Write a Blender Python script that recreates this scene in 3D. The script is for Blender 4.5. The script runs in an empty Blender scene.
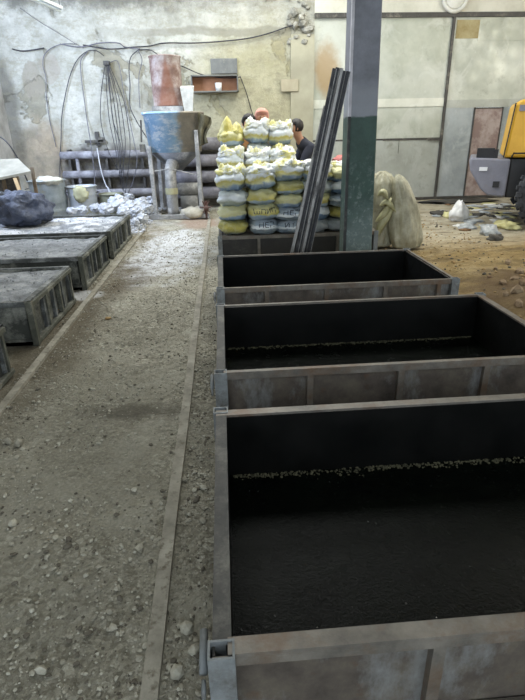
import bpy, bmesh, math, random
from mathutils import Vector, Matrix, noise
from mathutils.bvhtree import BVHTree
S = bpy.context.scene
COL = S.collection
V = Vector
random.seed(7)
PI = math.pi

# ------------------------------------------------------------ camera (fitted)
F, CX, CY, HCAM = 505.0, 262.5, 350.0, 1.6
def _basis():
    dy = V((220-CX, 135-CY, F)).normalized()
    up = V((1, -.022, 0)).cross(dy).normalized()
    if up.y > 0: up = -up
    dx = dy.cross(up)
    if dx.x < 0: dx = -dx
    return dx, dy, up
DX, DY, UP = _basis()
cam = bpy.data.cameras.new('camera'); cam_o = bpy.data.objects.new('camera', cam); COL.objects.link(cam_o)
m = Matrix(((DX.x, -DX.y, -DX.z, 0), (DY.x, -DY.y, -DY.z, 0), (UP.x, -UP.y, -UP.z, HCAM), (0, 0, 0, 1)))
cam_o.matrix_world = m
cam.sensor_fit = 'VERTICAL'; cam.sensor_height = 36; cam.lens = F/700*36; cam.clip_start = .05
S.camera = cam_o
def ray(u, v):
    d = V((u-CX, v-CY, F)); return V((DX.dot(d), DY.dot(d), UP.dot(d)))
def at(u, v, y):
    d = ray(u, v); t = y/d.y; return V((d.x*t, y, d.z*t+HCAM))
def onz(u, v, z=0):
    d = ray(u, v); t = (z-HCAM)/d.z; return V((d.x*t, d.y*t, z))

# ------------------------------------------------------------ node materials
def C(r, g, b):
    f = lambda c: ((c/255+.055)/1.055)**2.4 if c/255 > .04045 else c/255/12.92
    return (f(r), f(g), f(b), 1)
class NT:
    def __init__(s, name, rough=.7, metal=0, spec=.5):
        s.m = bpy.data.materials.new(name); s.m.use_nodes = True
        s.t = s.m.node_tree; s.b = s.t.nodes['Principled BSDF']
        s.b.inputs['Roughness'].default_value = rough; s.b.inputs['Metallic'].default_value = metal
        s.b.inputs['Specular IOR Level'].default_value = spec
        s._p = None; s._o = None
    def n(s, ty, **k):
        o = s.t.nodes.new(ty)
        for a, b in k.items(): setattr(o, a, b)
        return o
    def put(s, sock, v):
        if isinstance(v, bpy.types.NodeSocket): s.t.links.new(v, sock)
        elif v is not None: sock.default_value = v
    def pos(s):
        if not s._p: s._p = s.n('ShaderNodeNewGeometry').outputs['Position']
        return s._p
    def oc(s):
        if not s._o: s._o = s.n('ShaderNodeTexCoord').outputs['Object']
        return s._o
    def noise(s, scale, detail=5, rough=.6, vec=None, stretch=None, dist=0):
        o = s.n('ShaderNodeTexNoise'); o.inputs['Scale'].default_value = scale
        o.inputs['Detail'].default_value = detail; o.inputs['Roughness'].default_value = rough; o.inputs['Distortion'].default_value = dist
        vec = vec or s.pos()
        if stretch:
            mp = s.n('ShaderNodeMapping'); mp.inputs['Scale'].default_value = stretch; s.put(mp.inputs[0], vec); vec = mp.outputs[0]
        s.put(o.inputs['Vector'], vec); return o.outputs[0]
    def ramp(s, fac, stops, interp='LINEAR'):
        r = s.n('ShaderNodeValToRGB'); e = r.color_ramp.elements; r.color_ramp.interpolation = interp
        while len(e) > 1: e.remove(e[-1])
        for i, (p, c) in enumerate(stops):
            if not isinstance(c, tuple): c = (c, c, c, 1)
            x = e[0] if i == 0 else e.new(p)
            x.position = p; x.color = c
        s.put(r.inputs[0], fac); return r.outputs[0]
    def step(s, v, a, b):
        o = s.n('ShaderNodeMapRange'); o.inputs[1].default_value = a; o.inputs[2].default_value = b
        o.interpolation_type = 'SMOOTHSTEP'
        s.put(o.inputs[0], v); return o.outputs[0]
    def math(s, op, a, b=None):
        o = s.n('ShaderNodeMath', operation=op, use_clamp=(op in ('MULTIPLY', 'ADD') and False)); s.put(o.inputs[0], a)
        if b is not None: s.put(o.inputs[1], b)
        return o.outputs[0]
    def mix(s, f, a, b, mode='MIX'):
        o = s.n('ShaderNodeMix', data_type='RGBA', blend_type=mode); s.put(o.inputs[0], f); s.put(o.inputs[6], a); s.put(o.inputs[7], b)
        return o.outputs[2]
    def sep(s, v=None):
        o = s.n('ShaderNodeSeparateXYZ'); s.put(o.inputs[0], v or s.pos()); return o.outputs
    def blob(s, c, r, wob=.5, wscale=2.0, soft=.4):
        """1 inside the ellipsoid c,r (world space stain of its own shape), 0 outside, wobbly edge."""
        mp = s.n('ShaderNodeVectorMath', operation='SUBTRACT'); s.put(mp.inputs[0], s.pos()); mp.inputs[1].default_value = c
        dv = s.n('ShaderNodeVectorMath', operation='DIVIDE'); s.put(dv.inputs[0], mp.outputs[0]); dv.inputs[1].default_value = r
        ln = s.n('ShaderNodeVectorMath', operation='LENGTH'); s.put(ln.inputs[0], dv.outputs[0])
        w = s.math('MULTIPLY', s.math('SUBTRACT', s.noise(wscale, 5, .65), .5), wob*2)
        return s.step(s.math('ADD', ln.outputs['Value'], w), 1+soft, 1-soft)
    def bump(s, h, strength=.4, dist=.01):
        o = s.n('ShaderNodeBump'); o.inputs['Strength'].default_value = strength; o.inputs['Distance'].default_value = dist
        s.put(o.inputs['Height'], h); s.t.links.new(o.outputs[0], s.b.inputs['Normal'])
    def col(s, v): s.put(s.b.inputs['Base Color'], v); return s
    def rough(s, v): s.put(s.b.inputs['Roughness'], v)
def simple(name, a, b=None, scale=6, rough=.7, metal=0, bump=0, bscale=None, obj=False, spec=.5, lo=.35, hi=.65):
    t = NT(name, rough, metal, spec); b = b or a
    vec = t.oc() if obj else None
    t.col(t.ramp(t.noise(scale, 6, .65, vec), [(lo, a), (hi, b)]))
    if bump: t.bump(t.noise(bscale or scale*4, 4, .6, vec), bump, .008)
    return t.m
def dusty(name, a, b, dust, amount=.5, scale=8, rough=.6, metal=0, bump=.3):
    """two-tone surface with settled grime patches"""
    t = NT(name, rough, metal)
    c = t.ramp(t.noise(scale, 6, .7), [(.3, a), (.7, b)])
    d = t.ramp(t.noise(scale*.45, 8, .75), [(.62-amount*.3, 0.), (.75-amount*.2, 1.)])
    t.col(t.mix(d, c, dust)); t.bump(t.noise(scale*6, 4), bump, .005)
    return t.m

# ------------------------------------------------------------ mesh builder
ORG = {}
class MB:
    def __init__(s): s.bm = bmesh.new(); s.mi = 0
    def _f(s, vs):
        try: f = s.bm.faces.new(vs); f.material_index = s.mi; return f
        except ValueError: return None
    def hexa(s, p):
        v = [s.bm.verts.new(q) for q in p]
        for q in ((0,3,2,1),(4,5,6,7),(0,1,5,4),(1,2,6,5),(2,3,7,6),(3,0,4,7)): s._f([v[i] for i in q])
        return s
    def box(s, x0, x1, y0, y1, z0, z1):
        return s.hexa([(x0,y0,z0),(x1,y0,z0),(x1,y1,z0),(x0,y1,z0),(x0,y0,z1),(x1,y0,z1),(x1,y1,z1),(x0,y1,z1)])
    def bar(s, p, q, w, h, up=(0,0,1)):
        p, q = V(p), V(q); d = (q-p).normalized(); up = V(up)
        if abs(d.dot(up)) > .98: up = V((1,0,0))
        a = d.cross(up).normalized()*w/2; b = a.cross(d).normalized()*h/2
        return s.hexa([p-a-b, p+a-b, q+a-b, q-a-b, p-a+b, p+a+b, q+a+b, q-a+b])
    def tube(s, pts, r, n=8, cap=True):
        pts = [V(p) for p in pts]; rr = r if isinstance(r, (list, tuple)) else [r]*len(pts)
        rings = []; ref = None
        for i, p in enumerate(pts):
            d = (pts[min(i+1, len(pts)-1)]-pts[max(i-1, 0)]).normalized()
            if ref is None: ref = V((0,0,1)) if abs(d.z) < .9 else V((1,0,0))
            a = d.cross(ref).normalized(); b = d.cross(a).normalized(); ref = -b if False else ref
            if abs(d.dot(ref)) > .95: ref = a
            rings.append([s.bm.verts.new(p+(a*math.cos(t)+b*math.sin(t))*rr[i]) for t in [2*PI*k/n for k in range(n)]])
        for A, B in zip(rings, rings[1:]):
            # guard against twist: match nearest start vertex
            o = min(range(n), key=lambda k: (B[k].co-A[0].co).length)
            sgn = 1 if (B[(o+1) % n].co-A[1].co).length <= (B[(o-1) % n].co-A[1].co).length else -1
            for k in range(n):
                s._f([A[k], A[(k+1) % n], B[(o+sgn*(k+1)) % n], B[(o+sgn*k) % n]])
        if cap: s._f(rings[0][::-1]); s._f(rings[-1])
        return s
    def lathe(s, prof, c=(0,0,0), n=24, axis='z', wob=None, caps=True):
        rings = []
        for r, h in prof:
            ring = []
            for k in range(n):
                t = 2*PI*k/n; rr = r*(wob(t, h) if wob else 1)
                a, b = rr*math.cos(t), rr*math.sin(t)
                p = (a, b, h) if axis == 'z' else ((h, a, b) if axis == 'x' else (a, h, b))
                ring.append(s.bm.verts.new(V(p)+V(c)))
            rings.append(ring)
        for A, B in zip(rings, rings[1:]):
            for k in range(n): s._f([A[k], A[(k+1) % n], B[(k+1) % n], B[k]])
        if caps: s._f(rings[0][::-1]); s._f(rings[-1])
        return s
    def prism(s, poly, y0, y1, axis='y'):
        g = lambda a, b, y: (a, y, b) if axis == 'y' else ((y, a, b) if axis == 'x' else (a, b, y))
        A = [s.bm.verts.new(g(a, b, y0)) for a, b in poly]; B = [s.bm.verts.new(g(a, b, y1)) for a, b in poly]
        n = len(poly)
        s._f(A); s._f(B[::-1])
        for k in range(n): s._f([A[k], B[k], B[(k+1) % n], A[(k+1) % n]])
        return s
    def grid(s, fn, nu, nv):
        vs = [[s.bm.verts.new(fn(i/nu, j/nv)) for j in range(nv+1)] for i in range(nu+1)]
        for i in range(nu):
            for j in range(nv): s._f([vs[i][j], vs[i+1][j], vs[i+1][j+1], vs[i][j+1]])
        return s
    def blob(s, c, r, amp=.12, freq=3., seed=0, nu=24, nv=14, e=1.0, zmin=None, ridge=0, crump=0):
        """lumpy superellipsoid"""
        c, r = V(c), V(r); pw = lambda x: math.copysign(abs(x)**e, x)
        def pt(t, ph):
            d = V((pw(math.cos(ph))*pw(math.cos(t)), pw(math.cos(ph))*pw(math.sin(t)), pw(math.sin(ph))))
            q = d*freq+V((seed*7.3, seed*3.1, seed))
            k = 1+amp*noise.fractal(q, .9, 2, 3)
            if ridge: k += ridge*(abs(noise.noise(q*1.7))-.2)
            if crump:
                vd = noise.voronoi(q*1.4)[0]; k += crump*(vd[0]-.35)
            p = V((d.x*r.x, d.y*r.y, d.z*r.z))*k+c
            if zmin is not None and p.z < zmin: p.z = zmin
            return p
        top = s.bm.verts.new(pt(0, PI/2)); bot = s.bm.verts.new(pt(0, -PI/2))
        R = [[s.bm.verts.new(pt(2*PI*i/nu, -PI/2+PI*j/nv)) for i in range(nu)] for j in range(1, nv)]
        for A, B in zip(R, R[1:]):
            for k in range(nu): s._f([A[k], A[(k+1) % nu], B[(k+1) % nu], B[k]])
        for k in range(nu): s._f([bot, R[0][(k+1) % nu], R[0][k]]); s._f([top, R[-1][k], R[-1][(k+1) % nu]])
        return s
    def stone(s, c, r, seed, flat=.6):
        rnd = random.Random(seed)
        b = bmesh.new(); bmesh.ops.create_icosphere(b, subdivisions=1, radius=1)
        ax = [rnd.uniform(.7, 1.25), rnd.uniform(.6, 1.1), rnd.uniform(.5, .9)*flat/.6]
        rz = rnd.uniform(0, 6.3); M = Matrix.Rotation(rz, 3, 'Z')
        mp = {}
        for v in b.verts:
            q = V((v.co.x*ax[0], v.co.y*ax[1], v.co.z*ax[2]))*rnd.uniform(.75, 1.2)*r
            mp[v] = s.bm.verts.new(M @ q+V(c))
        for f in b.faces: s._f([mp[v] for v in f.verts])
        b.free(); return s
def obj(name, mb, mat, parent=None, smooth=False, label=None, cat=None, group=None, kind=None, org=None, bevel=0):
    bm = mb.bm; bmesh.ops.recalc_face_normals(bm, faces=bm.faces)
    if parent is not None: o0 = ORG[parent.name]
    elif org is not None: o0 = V(org)
    else:
        xs = [v.co for v in bm.verts]
        o0 = V(((min(p.x for p in xs)+max(p.x for p in xs))/2, (min(p.y for p in xs)+max(p.y for p in xs))/2, min(p.z for p in xs)))
    bmesh.ops.translate(bm, verts=bm.verts, vec=-o0)
    me = bpy.data.meshes.new(name); bm.to_mesh(me); bm.free()
    for mm in (mat if isinstance(mat, (list, tuple)) else [mat]): me.materials.append(mm)
    if smooth:
        for p in me.polygons: p.use_smooth = True
    o = bpy.data.objects.new(name, me); COL.objects.link(o)
    if parent is not None: o.parent = parent
    else: o.location = o0
    ORG[o.name] = o0
    if bevel:
        b = o.modifiers.new('edge', 'BEVEL'); b.width = bevel; b.segments = 2; b.limit_method = 'ANGLE'
    tag(o, label, cat, group, kind)
    return o
def tag(o, label=None, cat=None, group=None, kind=None):
    for k, v in (('label', label), ('category', cat), ('group', group), ('kind', kind)):
        if v: o[k] = v
    return o
def empty(name, loc, label, cat, group=None):
    o = bpy.data.objects.new(name, None); COL.objects.link(o); o.location = loc; o.empty_display_size = .1
    ORG[o.name] = V(loc); return tag(o, label, cat, group)
def copy_tree(o, parent=None):
    c = o.copy(); COL.objects.link(c)
    if parent is not None: c.parent = parent
    for ch in list(o.children): copy_tree(ch, c)
    return c
def smoothpts(pts, n=8):
    """Catmull-Rom through pts"""
    P = [V(p) for p in pts]; P = [P[0]*2-P[1]]+P+[P[-1]*2-P[-2]]; out = []
    for i in range(1, len(P)-2):
        a, b, c, d = P[i-1:i+3]
        for k in range(n):
            t = k/n
            out.append(.5*((2*b)+(c-a)*t+(2*a-5*b+4*c-d)*t*t+(3*b-a-3*c+d)*t*t*t))
    out.append(P[-2]); return out
# ------------------------------------------------------------ the setting
def wall_plaster():
    t = NT('old whitewashed plaster', .9)
    base = t.ramp(t.noise(1.1, 8, .7), [(.3, C(150,150,140)), (.5, C(190,190,181)), (.7, C(216,216,208))])
    fine = t.ramp(t.noise(9, 6, .7), [(.35, C(170,168,150)), (.6, C(232,230,222))])
    c = t.mix(.4, base, fine, 'MULTIPLY'); c = t.mix(.25, c, base)
    # peeled patches showing grey render
    pe = t.ramp(t.noise(.9, 10, .62, dist=.4), [(.56, 0.), (.585, 1.)])
    c = t.mix(t.math('MULTIPLY', pe, .85), c, t.ramp(t.noise(5, 5), [(.3, C(120,116,100)), (.7, C(160,155,135))]))
    # yellowish area in the middle
    c = t.mix(t.math('MULTIPLY', t.blob((.9, 12.9, 2.2), (1.7, 1, 1.5), .6, 1.2), .6), c, C(172,164,120))
    sp = t.sep()
    # horizontal slab joint bands
    wz = t.math('ADD', sp[2], t.math('MULTIPLY', t.noise(1.5, 5), .3))
    band = t.math('MULTIPLY', t.step(wz, 3.72, 3.77), t.math('MULTIPLY', t.step(wz, 3.93, 3.87), t.step(sp[0], -3.5, -.5)))
    c = t.mix(t.math('MULTIPLY', band, .6), c, C(128,126,112))
    # soot near the top
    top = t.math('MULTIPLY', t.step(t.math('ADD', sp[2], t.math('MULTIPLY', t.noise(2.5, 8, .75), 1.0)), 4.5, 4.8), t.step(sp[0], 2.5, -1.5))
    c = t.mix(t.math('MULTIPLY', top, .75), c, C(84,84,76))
    # exposed brown render, lower corner
    c = t.mix(t.math('MULTIPLY', t.blob((-4.1, 12.9, 1.2), (.6, 3, .75), .6, 1.4, .3), .75), c, t.ramp(t.noise(4, 6), [(.3, C(116,104,84)), (.7, C(176,156,128))]))
    c = t.mix(t.math('MULTIPLY', t.blob((-4.75, 12.9, 2.0), (.3, 3, 1.3), .5, 1.7, .3), .7), c, C(92,88,78))
    c = t.mix(t.math('MULTIPLY', t.blob((-4.05, 12.9, 2.75), (.22, 3, .38), .45, 3, .08), .8), c, C(150,144,130))
    c = t.mix(t.math('MULTIPLY', t.blob((-3.65, 12.9, 3.0), (.22, 3, .3), .6, 3, .08), .7), c, C(160,154,142))
    # darker foot of the wall
    c = t.mix(t.math('MULTIPLY', t.step(t.math('ADD', sp[2], t.math('MULTIPLY', t.noise(1.7, 6), .5)), 1.75, 1.45), t.math('MULTIPLY', t.step(sp[0], -4.0, -3.5), .88)), c, t.ramp(t.noise(4, 7, .7), [(.35, C(62,56,54)), (.7, C(112,106,102))]))
    st = t.ramp(t.noise(2.4, 9, .75, stretch=(1, 1, 2.2)), [(.5, 0.), (.62, 1.)])
    c = t.mix(t.math('MULTIPLY', st, .5), c, C(138,134,114))
    c = t.mix(t.math('MULTIPLY', t.ramp(t.noise(6, 9, .8), [(.52, 0.), (.6, 1.)]), .35), c, C(146,142,122))
    t.col(c); t.bump(t.math('ADD', t.noise(5, 9, .75), t.math('MULTIPLY', pe, -.4)), 1., .05)
    return t.m
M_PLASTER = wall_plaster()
M_UPPER = simple('white limewashed concrete', C(214,212,198), C(188,186,170), 1.6, .9, bump=.3)
M_PIL = simple('grey cement pilaster', C(150,146,126), C(170,166,144), 1.5, .9, bump=.2)
M_LEFTW = simple('rough grey wall', C(150,148,142), C(196,194,190), 2.5, .95, bump=.8, bscale=12)
M_CEIL = simple('dirty ceiling concrete', C(120,118,110), C(150,148,138), 1.2, .95)
M_DARKSTEEL = dusty('dark weathered steel', C(52,50,48), C(74,72,68), C(120,116,104), .3, 7)

WY = 12.9
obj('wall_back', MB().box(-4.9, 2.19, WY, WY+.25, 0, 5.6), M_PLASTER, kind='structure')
wb = MB().box(2.19, 9.2, WY, WY+.25, 4.0, 5.6); obj('wall_back', wb, M_UPPER, kind='structure')
obj('trim_1', MB().box(1.66, 2.19, WY-.06, WY, 0, 3.6), M_PIL, kind='structure')
lm = MB().box(2.19, 9.0, WY-.05, WY+.05, 3.91, 4.0)
obj('trim_2', lm, M_DARKSTEEL, kind='structure')
# rough broken concrete above the pilaster
rg = MB()
for k in range(26):
    p = V((random.uniform(1.6, 2.15), WY-.02, random.uniform(3.4, 4.4)))
    rg.stone(p, random.uniform(.05, .12), k, .6)
obj('trim_3', rg, simple('broken concrete edge', C(110,108,98), C(180,178,166), 8, .95), kind='structure')
obj('wall_left', MB().box(-5.0, -4.75, -2.5, WY+.25, 0, 5.6), M_LEFTW, kind='structure')
obj('wall_right', MB().box(9.0, 9.25, -2.5, WY+.25, 0, 5.6), M_LEFTW, kind='structure')
cl = MB()
cl.box(-5, -2.2, -2.5, 13.1, 5.6, 5.75); cl.box(3.6, 9.2, -2.5, 13.1, 5.6, 5.75)
for a, b in ((-2.5, 6.4), (8.4, 9.4), (11.6, 13.1)): cl.box(-2.2, 3.6, a, b, 5.6, 5.75)
obj('ceiling', cl, M_CEIL, kind='structure')
for i, (a, b) in enumerate(((6.4, 8.4), (9.4, 11.6))):
    w = MB()
    for y in (a, b): w.box(-2.2, 3.6, y-.03, y+.03, 5.58, 5.78)
    for x in (-2.2, -.75, .7, 2.15, 3.6): w.box(x-.025, x+.025, a, b, 5.6, 5.7)
    obj('window_%d' % (i+1), w, M_DARKSTEEL, kind='structure')

def gate_mat(name, tint, lo, hi, rust=None):
    t = NT(name, .55, .15)
    c = t.ramp(t.noise(1.3, 7, .65), [(.3, lo), (.7, hi)])
    sc = t.ramp(t.noise(1.6, 9, .7, stretch=(1, 1, .7), dist=.6), [(.54, 0.), (.6, 1.)])
    c = t.mix(t.math('MULTIPLY', sc, .3), c, tint)
    c = t.mix(t.math('MULTIPLY', t.ramp(t.noise(.8, 5, .6), [(.45, 0.), (.62, 1.)]), .4), c, tint)
    c = t.mix(t.math('MULTIPLY', t.ramp(t.noise(9, 8, .8), [(.6, 0.), (.68, 1.)]), .3), c, C(110,108,96))
    dk = t.ramp(t.noise(2.2, 8, .75), [(.58, 0.), (.72, 1.)])
    c = t.mix(t.math('MULTIPLY', dk, .5), c, C(112,112,94))
    if rust: c = t.mix(t.math('MULTIPLY', t.blob(*rust), .7), c, C(150,116,60))
    t.col(c); t.rough(t.ramp(t.noise(3, 5), [(.3, .4), (.7, .7)])); t.bump(t.noise(1.2, 3), .3, .04)
    return t.m
GU = gate_mat('pale green steel sheet', C(206,208,200), C(152,156,142), C(184,187,173), ((2.5, 12.9, 2.9), (.3, 1, .5), .6, 2))
GL = gate_mat('grey steel sheet', C(190,193,188), C(146,149,140), C(174,177,168))
GR = gate_mat('pale upper steel sheet', C(212,214,206), C(156,160,147), C(190,193,181))
GB = gate_mat('blue grey steel sheet', C(200,206,206), C(132,140,142), C(166,172,174))
d1 = obj('door_1', MB().box(2.19, 5.31, WY+.02, WY+.08, 1.43, 3.91), GU, kind='structure')
obj('lower_sheet', MB().box(2.19, 5.31, WY+.01, WY+.08, .02, 1.40), GL, d1)
sm = MB().box(2.19, 5.31, WY+.015, WY+.08, 1.39, 1.44).box(3.9, 5.31, WY-.006, WY+.02, 1.395, 1.42); obj('seam_strip', sm, M_DARKSTEEL, d1)
obj('edge_strip', MB().box(2.19, 5.31, WY+.0, WY+.012, 2.12, 2.3), gate_mat('scuffed light band', C(230,230,220), C(180,182,166), C(206,206,192)), d1)
obj('edge_post', MB().box(5.31, 5.37, WY-.03, WY+.08, 0, 3.91), M_DARKSTEEL, d1)
obj('threshold', MB().box(2.19, 8.95, WY-.02, WY+.2, 0, .06), M_DARKSTEEL, d1)
obj('latch_bar', MB().box(5.0, 5.36, WY-.05, WY-.03, 1.37, 1.41), M_DARKSTEEL, d1)
obj('seam_strip', MB().box(4.3, 4.306, WY+.0, WY+.02, 1.1, 1.4), M_DARKSTEEL, d1)
d2 = obj('door_2', MB().box(5.37, 8.9, WY+.02, WY+.08, 2.25, 3.91), GR, kind='structure')
obj('rust_patch', MB().box(5.42, 5.95, WY+.01, WY+.02, 3.5, 3.86), simple('rusty yellow sheet', C(140,124,78), C(172,162,122), 3, .6), d2)
obj('upper_sheet', MB().box(5.95, 8.9, WY+.01, WY+.02, 3.45, 3.9), GU, d2)
obj('lower_sheet', MB().box(5.37, 6.08, WY, WY+.08, .02, 2.2), GB, d2)
obj('lower_sheet', MB().box(6.78, 8.9, WY, WY+.08, .02, 2.2), GB, d2)
obj('header_strip', MB().box(5.37, 8.9, WY-.005, WY+.08, 2.08, 2.25), GL, d2)
wk = NT('brownish pink primer', .6)
wk.col(wk.mix(wk.ramp(wk.noise(2.5, 7, .7), [(.45, 0.), (.6, 1.)]), C(132,112,106), C(166,152,146)))
d3 = obj('door_3', MB().box(6.1, 6.76, WY-.02, WY+.04, .06, 2.06), wk.m, kind='structure')
fr = MB()
for x in (6.08, 6.77): fr.box(x-.012, x+.012, WY-.035, WY+.05, .04, 2.08)
fr.box(6.08, 6.77, WY-.035, WY+.05, 2.05, 2.075); obj('door_frame', fr, M_DARKSTEEL, d3)

# --- ground height: rough trodden dirt
def hump(x, y, cx, cy, rx, ry): return math.exp(-((x-cx)/rx)**2-((y-cy)/ry)**2)
def ground(x, y):
    h = .014*noise.noise(V((x*2.2, y*2.2, 0)))+.010*noise.noise(V((x*6, y*6, 3)))
    near = max(0, 1-y/8)
    h += near*(.012*noise.noise(V((x*15, y*15, 5)))+.008*noise.noise(V((x*38, y*38, 8))))
    h += .10*hump(x, y, 3.3, 4.9, .7, 1.1)+.12*hump(x, y, 2.9, 4.2, .35, .5)+.08*hump(x, y, 4.2, 6.6, 1.2, .5)
    h += (.03*abs(noise.noise(V((x*2.5, y*2.5, 6))))+.02*abs(noise.noise(V((x*7, y*7, 2)))))*max(0, min(1, (x-2.4)*2))*max(0, min(1, (8.5-y)/2))
    h += .07*hump(x, y, -2.4, 10.6, 1.2, .7)*(1+.6*noise.noise(V((x*7, y*7, 1))))
    for xr in (-.305, -1.5):   # wheels keep the strips clear
        h -= h*.9*math.exp(-((x-xr)/.05)**2)
    h += .02*hump(x, 0, -.9, 0, .35, 1e9)*0
    return h-.012
def lerp(a, b, t): return a+(b-a)*t
def floor_mat():
    t = NT('trodden dusty dirt', .95)
    c = t.ramp(t.noise(3.5, 10, .72), [(.3, C(120,116,102)), (.5, C(164,160,144)), (.7, C(194,190,174))])
    vo = t.n('ShaderNodeTexVoronoi'); vo.inputs['Scale'].default_value = 42; t.put(vo.inputs['Vector'], t.pos()); vs = t.sep(vo.outputs['Color'])[0]
    vo2 = t.n('ShaderNodeTexVoronoi'); vo2.inputs['Scale'].default_value = 95; t.put(vo2.inputs['Vector'], t.pos()); vs2 = t.sep(vo2.outputs['Color'])[0]
    chips = t.math('MULTIPLY', t.step(t.noise(2.2, 6, .7), .4, .62), .75)
    c = t.mix(chips, c, t.ramp(vs, [(.1, C(84,79,66)), (.5, C(146,141,124)), (.75, C(186,181,164)), (.95, C(228,225,210))]))
    c = t.mix(.3, c, t.ramp(vs2, [(.1, C(88,83,70)), (.6, C(166,161,144)), (.95, C(232,228,214))]))
    g = t.ramp(t.noise(45, 6, .7), [(.35, C(140,134,120)), (.62, C(240,237,226))])
    c = t.mix(.5, c, g, 'MULTIPLY')
    sp = t.sep()
    c = t.mix(t.math('MULTIPLY', t.ramp(t.noise(1.6, 7, .65, dist=.8), [(.48, 0.), (.62, 1.)]), .55), c, C(178,174,158))
    c = t.mix(t.math('MULTIPLY', t.ramp(t.noise(2.6, 7, .7), [(.58, 0.), (.7, 1.)]), .5), c, C(84,76,60))
    c = t.mix(t.math('MULTIPLY', t.blob((-1.1, 2.2, 0), (.8, 1.8, 1), .7, 1.5, .5), .45), c, C(128,124,108))
    # damp brown bands by the strips
    c = t.mix(t.math('MULTIPLY', t.blob((-1.55, 4.6, 0), (.35, 1.7, 1), .8, 2.2, .5), .75), c, C(78,66,44))
    c = t.mix(t.math('MULTIPLY', t.blob((-1.2, 6.6, 0), (.35, .9, 1), .8, 2.2, .4), .7), c, C(80,66,46))
    c = t.mix(t.math('MULTIPLY', t.blob((-1.3, 9.0, 0), (.3, .9, 1), .7, 3, .4), .7), c, C(112,96,62))
    c = t.mix(t.math('MULTIPLY', t.blob((-.62, 2.85, 0), (.3, .1, 1), 1.1, 7, .6), .6), c, C(58,50,38))
    # spilled cement powder, with daylight from the left window painted into its white
    pw = t.math('MULTIPLY', t.blob((-.85, 7.9, 0), (.55, 1.7, 1), .9, 2.5, .35), t.ramp(t.noise(7, 8, .75), [(.36, 0.), (.52, 1.)]))
    c = t.mix(t.math('MULTIPLY', pw, .9), c, C(205,205,204))
    c = t.mix(t.math('MULTIPLY', t.blob((-1.6, 5.55, 0), (.2, .16, 1), .6, 6, .3), .8), c, C(190,190,190))
    c = t.mix(t.math('MULTIPLY', t.blob((-.5, 10.4, 0), (.4, .7, 1), .6, 3, .3), .6), c, C(150,122,104))
    # ochre sand over the far side
    oc = t.step(t.math('ADD', sp[0], t.math('MULTIPLY', t.noise(1.2, 5), .8)), 2.2, 2.7)
    sand = t.ramp(t.noise(2.2, 8, .7), [(.32, C(96,76,42)), (.5, C(140,118,74)), (.68, C(172,152,112))])
    pale = t.math('MULTIPLY', t.step(t.math('ADD', sp[1], t.math('MULTIPLY', t.noise(1.1, 5), 1.2)), 7.2, 9.0), .85)
    sand = t.mix(pale, sand, t.ramp(t.noise(3, 6), [(.3, C(148,138,114)), (.7, C(196,188,168))]))
    sand = t.mix(t.math('MULTIPLY', t.ramp(t.noise(2.6, 8, .72, stretch=(.6, 1.6, 1)), [(.5, 0.), (.62, 1.)]), .6), sand, C(84,68,44))
    sand = t.mix(t.math('MULTIPLY', t.blob((3.2, 4.6, 0), (.75, 1.0, 1), .8, 2, .3), .7), sand, C(86,64,40))
    c = t.mix(oc, c, sand)
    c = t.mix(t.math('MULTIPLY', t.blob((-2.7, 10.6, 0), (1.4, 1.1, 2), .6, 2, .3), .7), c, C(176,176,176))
    t.col(c); t.bump(t.math('ADD', t.math('ADD', t.noise(60, 6, .75), t.math('MULTIPLY', vs, .7)), t.math('MULTIPLY', t.noise(18, 5, .7), 1.5)), 1., .014)
    return t.m
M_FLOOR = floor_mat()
fl = MB()
ys = []
y = -2.5
while y < 13.1: ys.append(y); y += .1 if y < .3 else (.022 if y < 4.5 else (.05 if y < 8 else .09))
xs = []
x = -5
while x < 9.3: xs.append(x); x += .025 if -2 < x < 0 else (.05 if 2.2 < x < 4.6 else .1)
grid = [[fl.bm.verts.new((x, y, ground(x, y))) for y in ys] for x in xs]
for i in range(len(xs)-1):
    for j in range(len(ys)-1): fl._f([grid[i][j], grid[i+1][j], grid[i+1][j+1], grid[i][j+1]])
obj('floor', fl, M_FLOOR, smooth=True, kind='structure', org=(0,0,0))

# --- loose gravel: nobody could count it
gr = MB(); rnd = random.Random(3)
for k in range(22000):
    y = .7+rnd.random()**1.7*9
    x = rnd.uniform(-1.6, -.1) if rnd.random() < .8 else rnd.gauss(-.2, .07)
    if noise.noise(V((x*2.5, y*2.0, 9))) < -.12 and rnd.random() < .75: continue
    if abs(x+.305) < .035 and rnd.random() < .9: continue
    if abs(x+1.5) < .035 and rnd.random() < .9: continue
    if x > -.1: continue
    r = min(.018, .0028+rnd.expovariate(1/.0028))
    gr.mi = rnd.choice((0, 0, 1, 1, 2))
    gr.stone((x, y, ground(x, y)+r*.35), r, k, .5)
for k in range(900):
    x = rnd.uniform(2.35, 4.1); y = rnd.uniform(3.6, 10.5)
    r = min(.03, .006+rnd.expovariate(1/.006)); gr.mi = rnd.choice((3, 3, 2))
    gr.stone((x, y, ground(x, y)+r*.35), r, k, .5)
g1 = simple('grey gravel', C(134,129,114), C(162,157,140), 30, .95)
g2 = simple('pale gravel', C(150,146,130), C(182,178,162), 30, .95)
g3 = simple('dark gravel', C(84,78,66), C(104,98,86), 30, .95)
g4 = simple('ochre gravel', C(140,112,70), C(170,146,104), 30, .95)
obj('gravel', gr, [g1, g2, g3, g4], kind='stuff', label='loose crushed stone and grit scattered over the dirt aisle', cat='gravel', org=(0,0,0))
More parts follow.
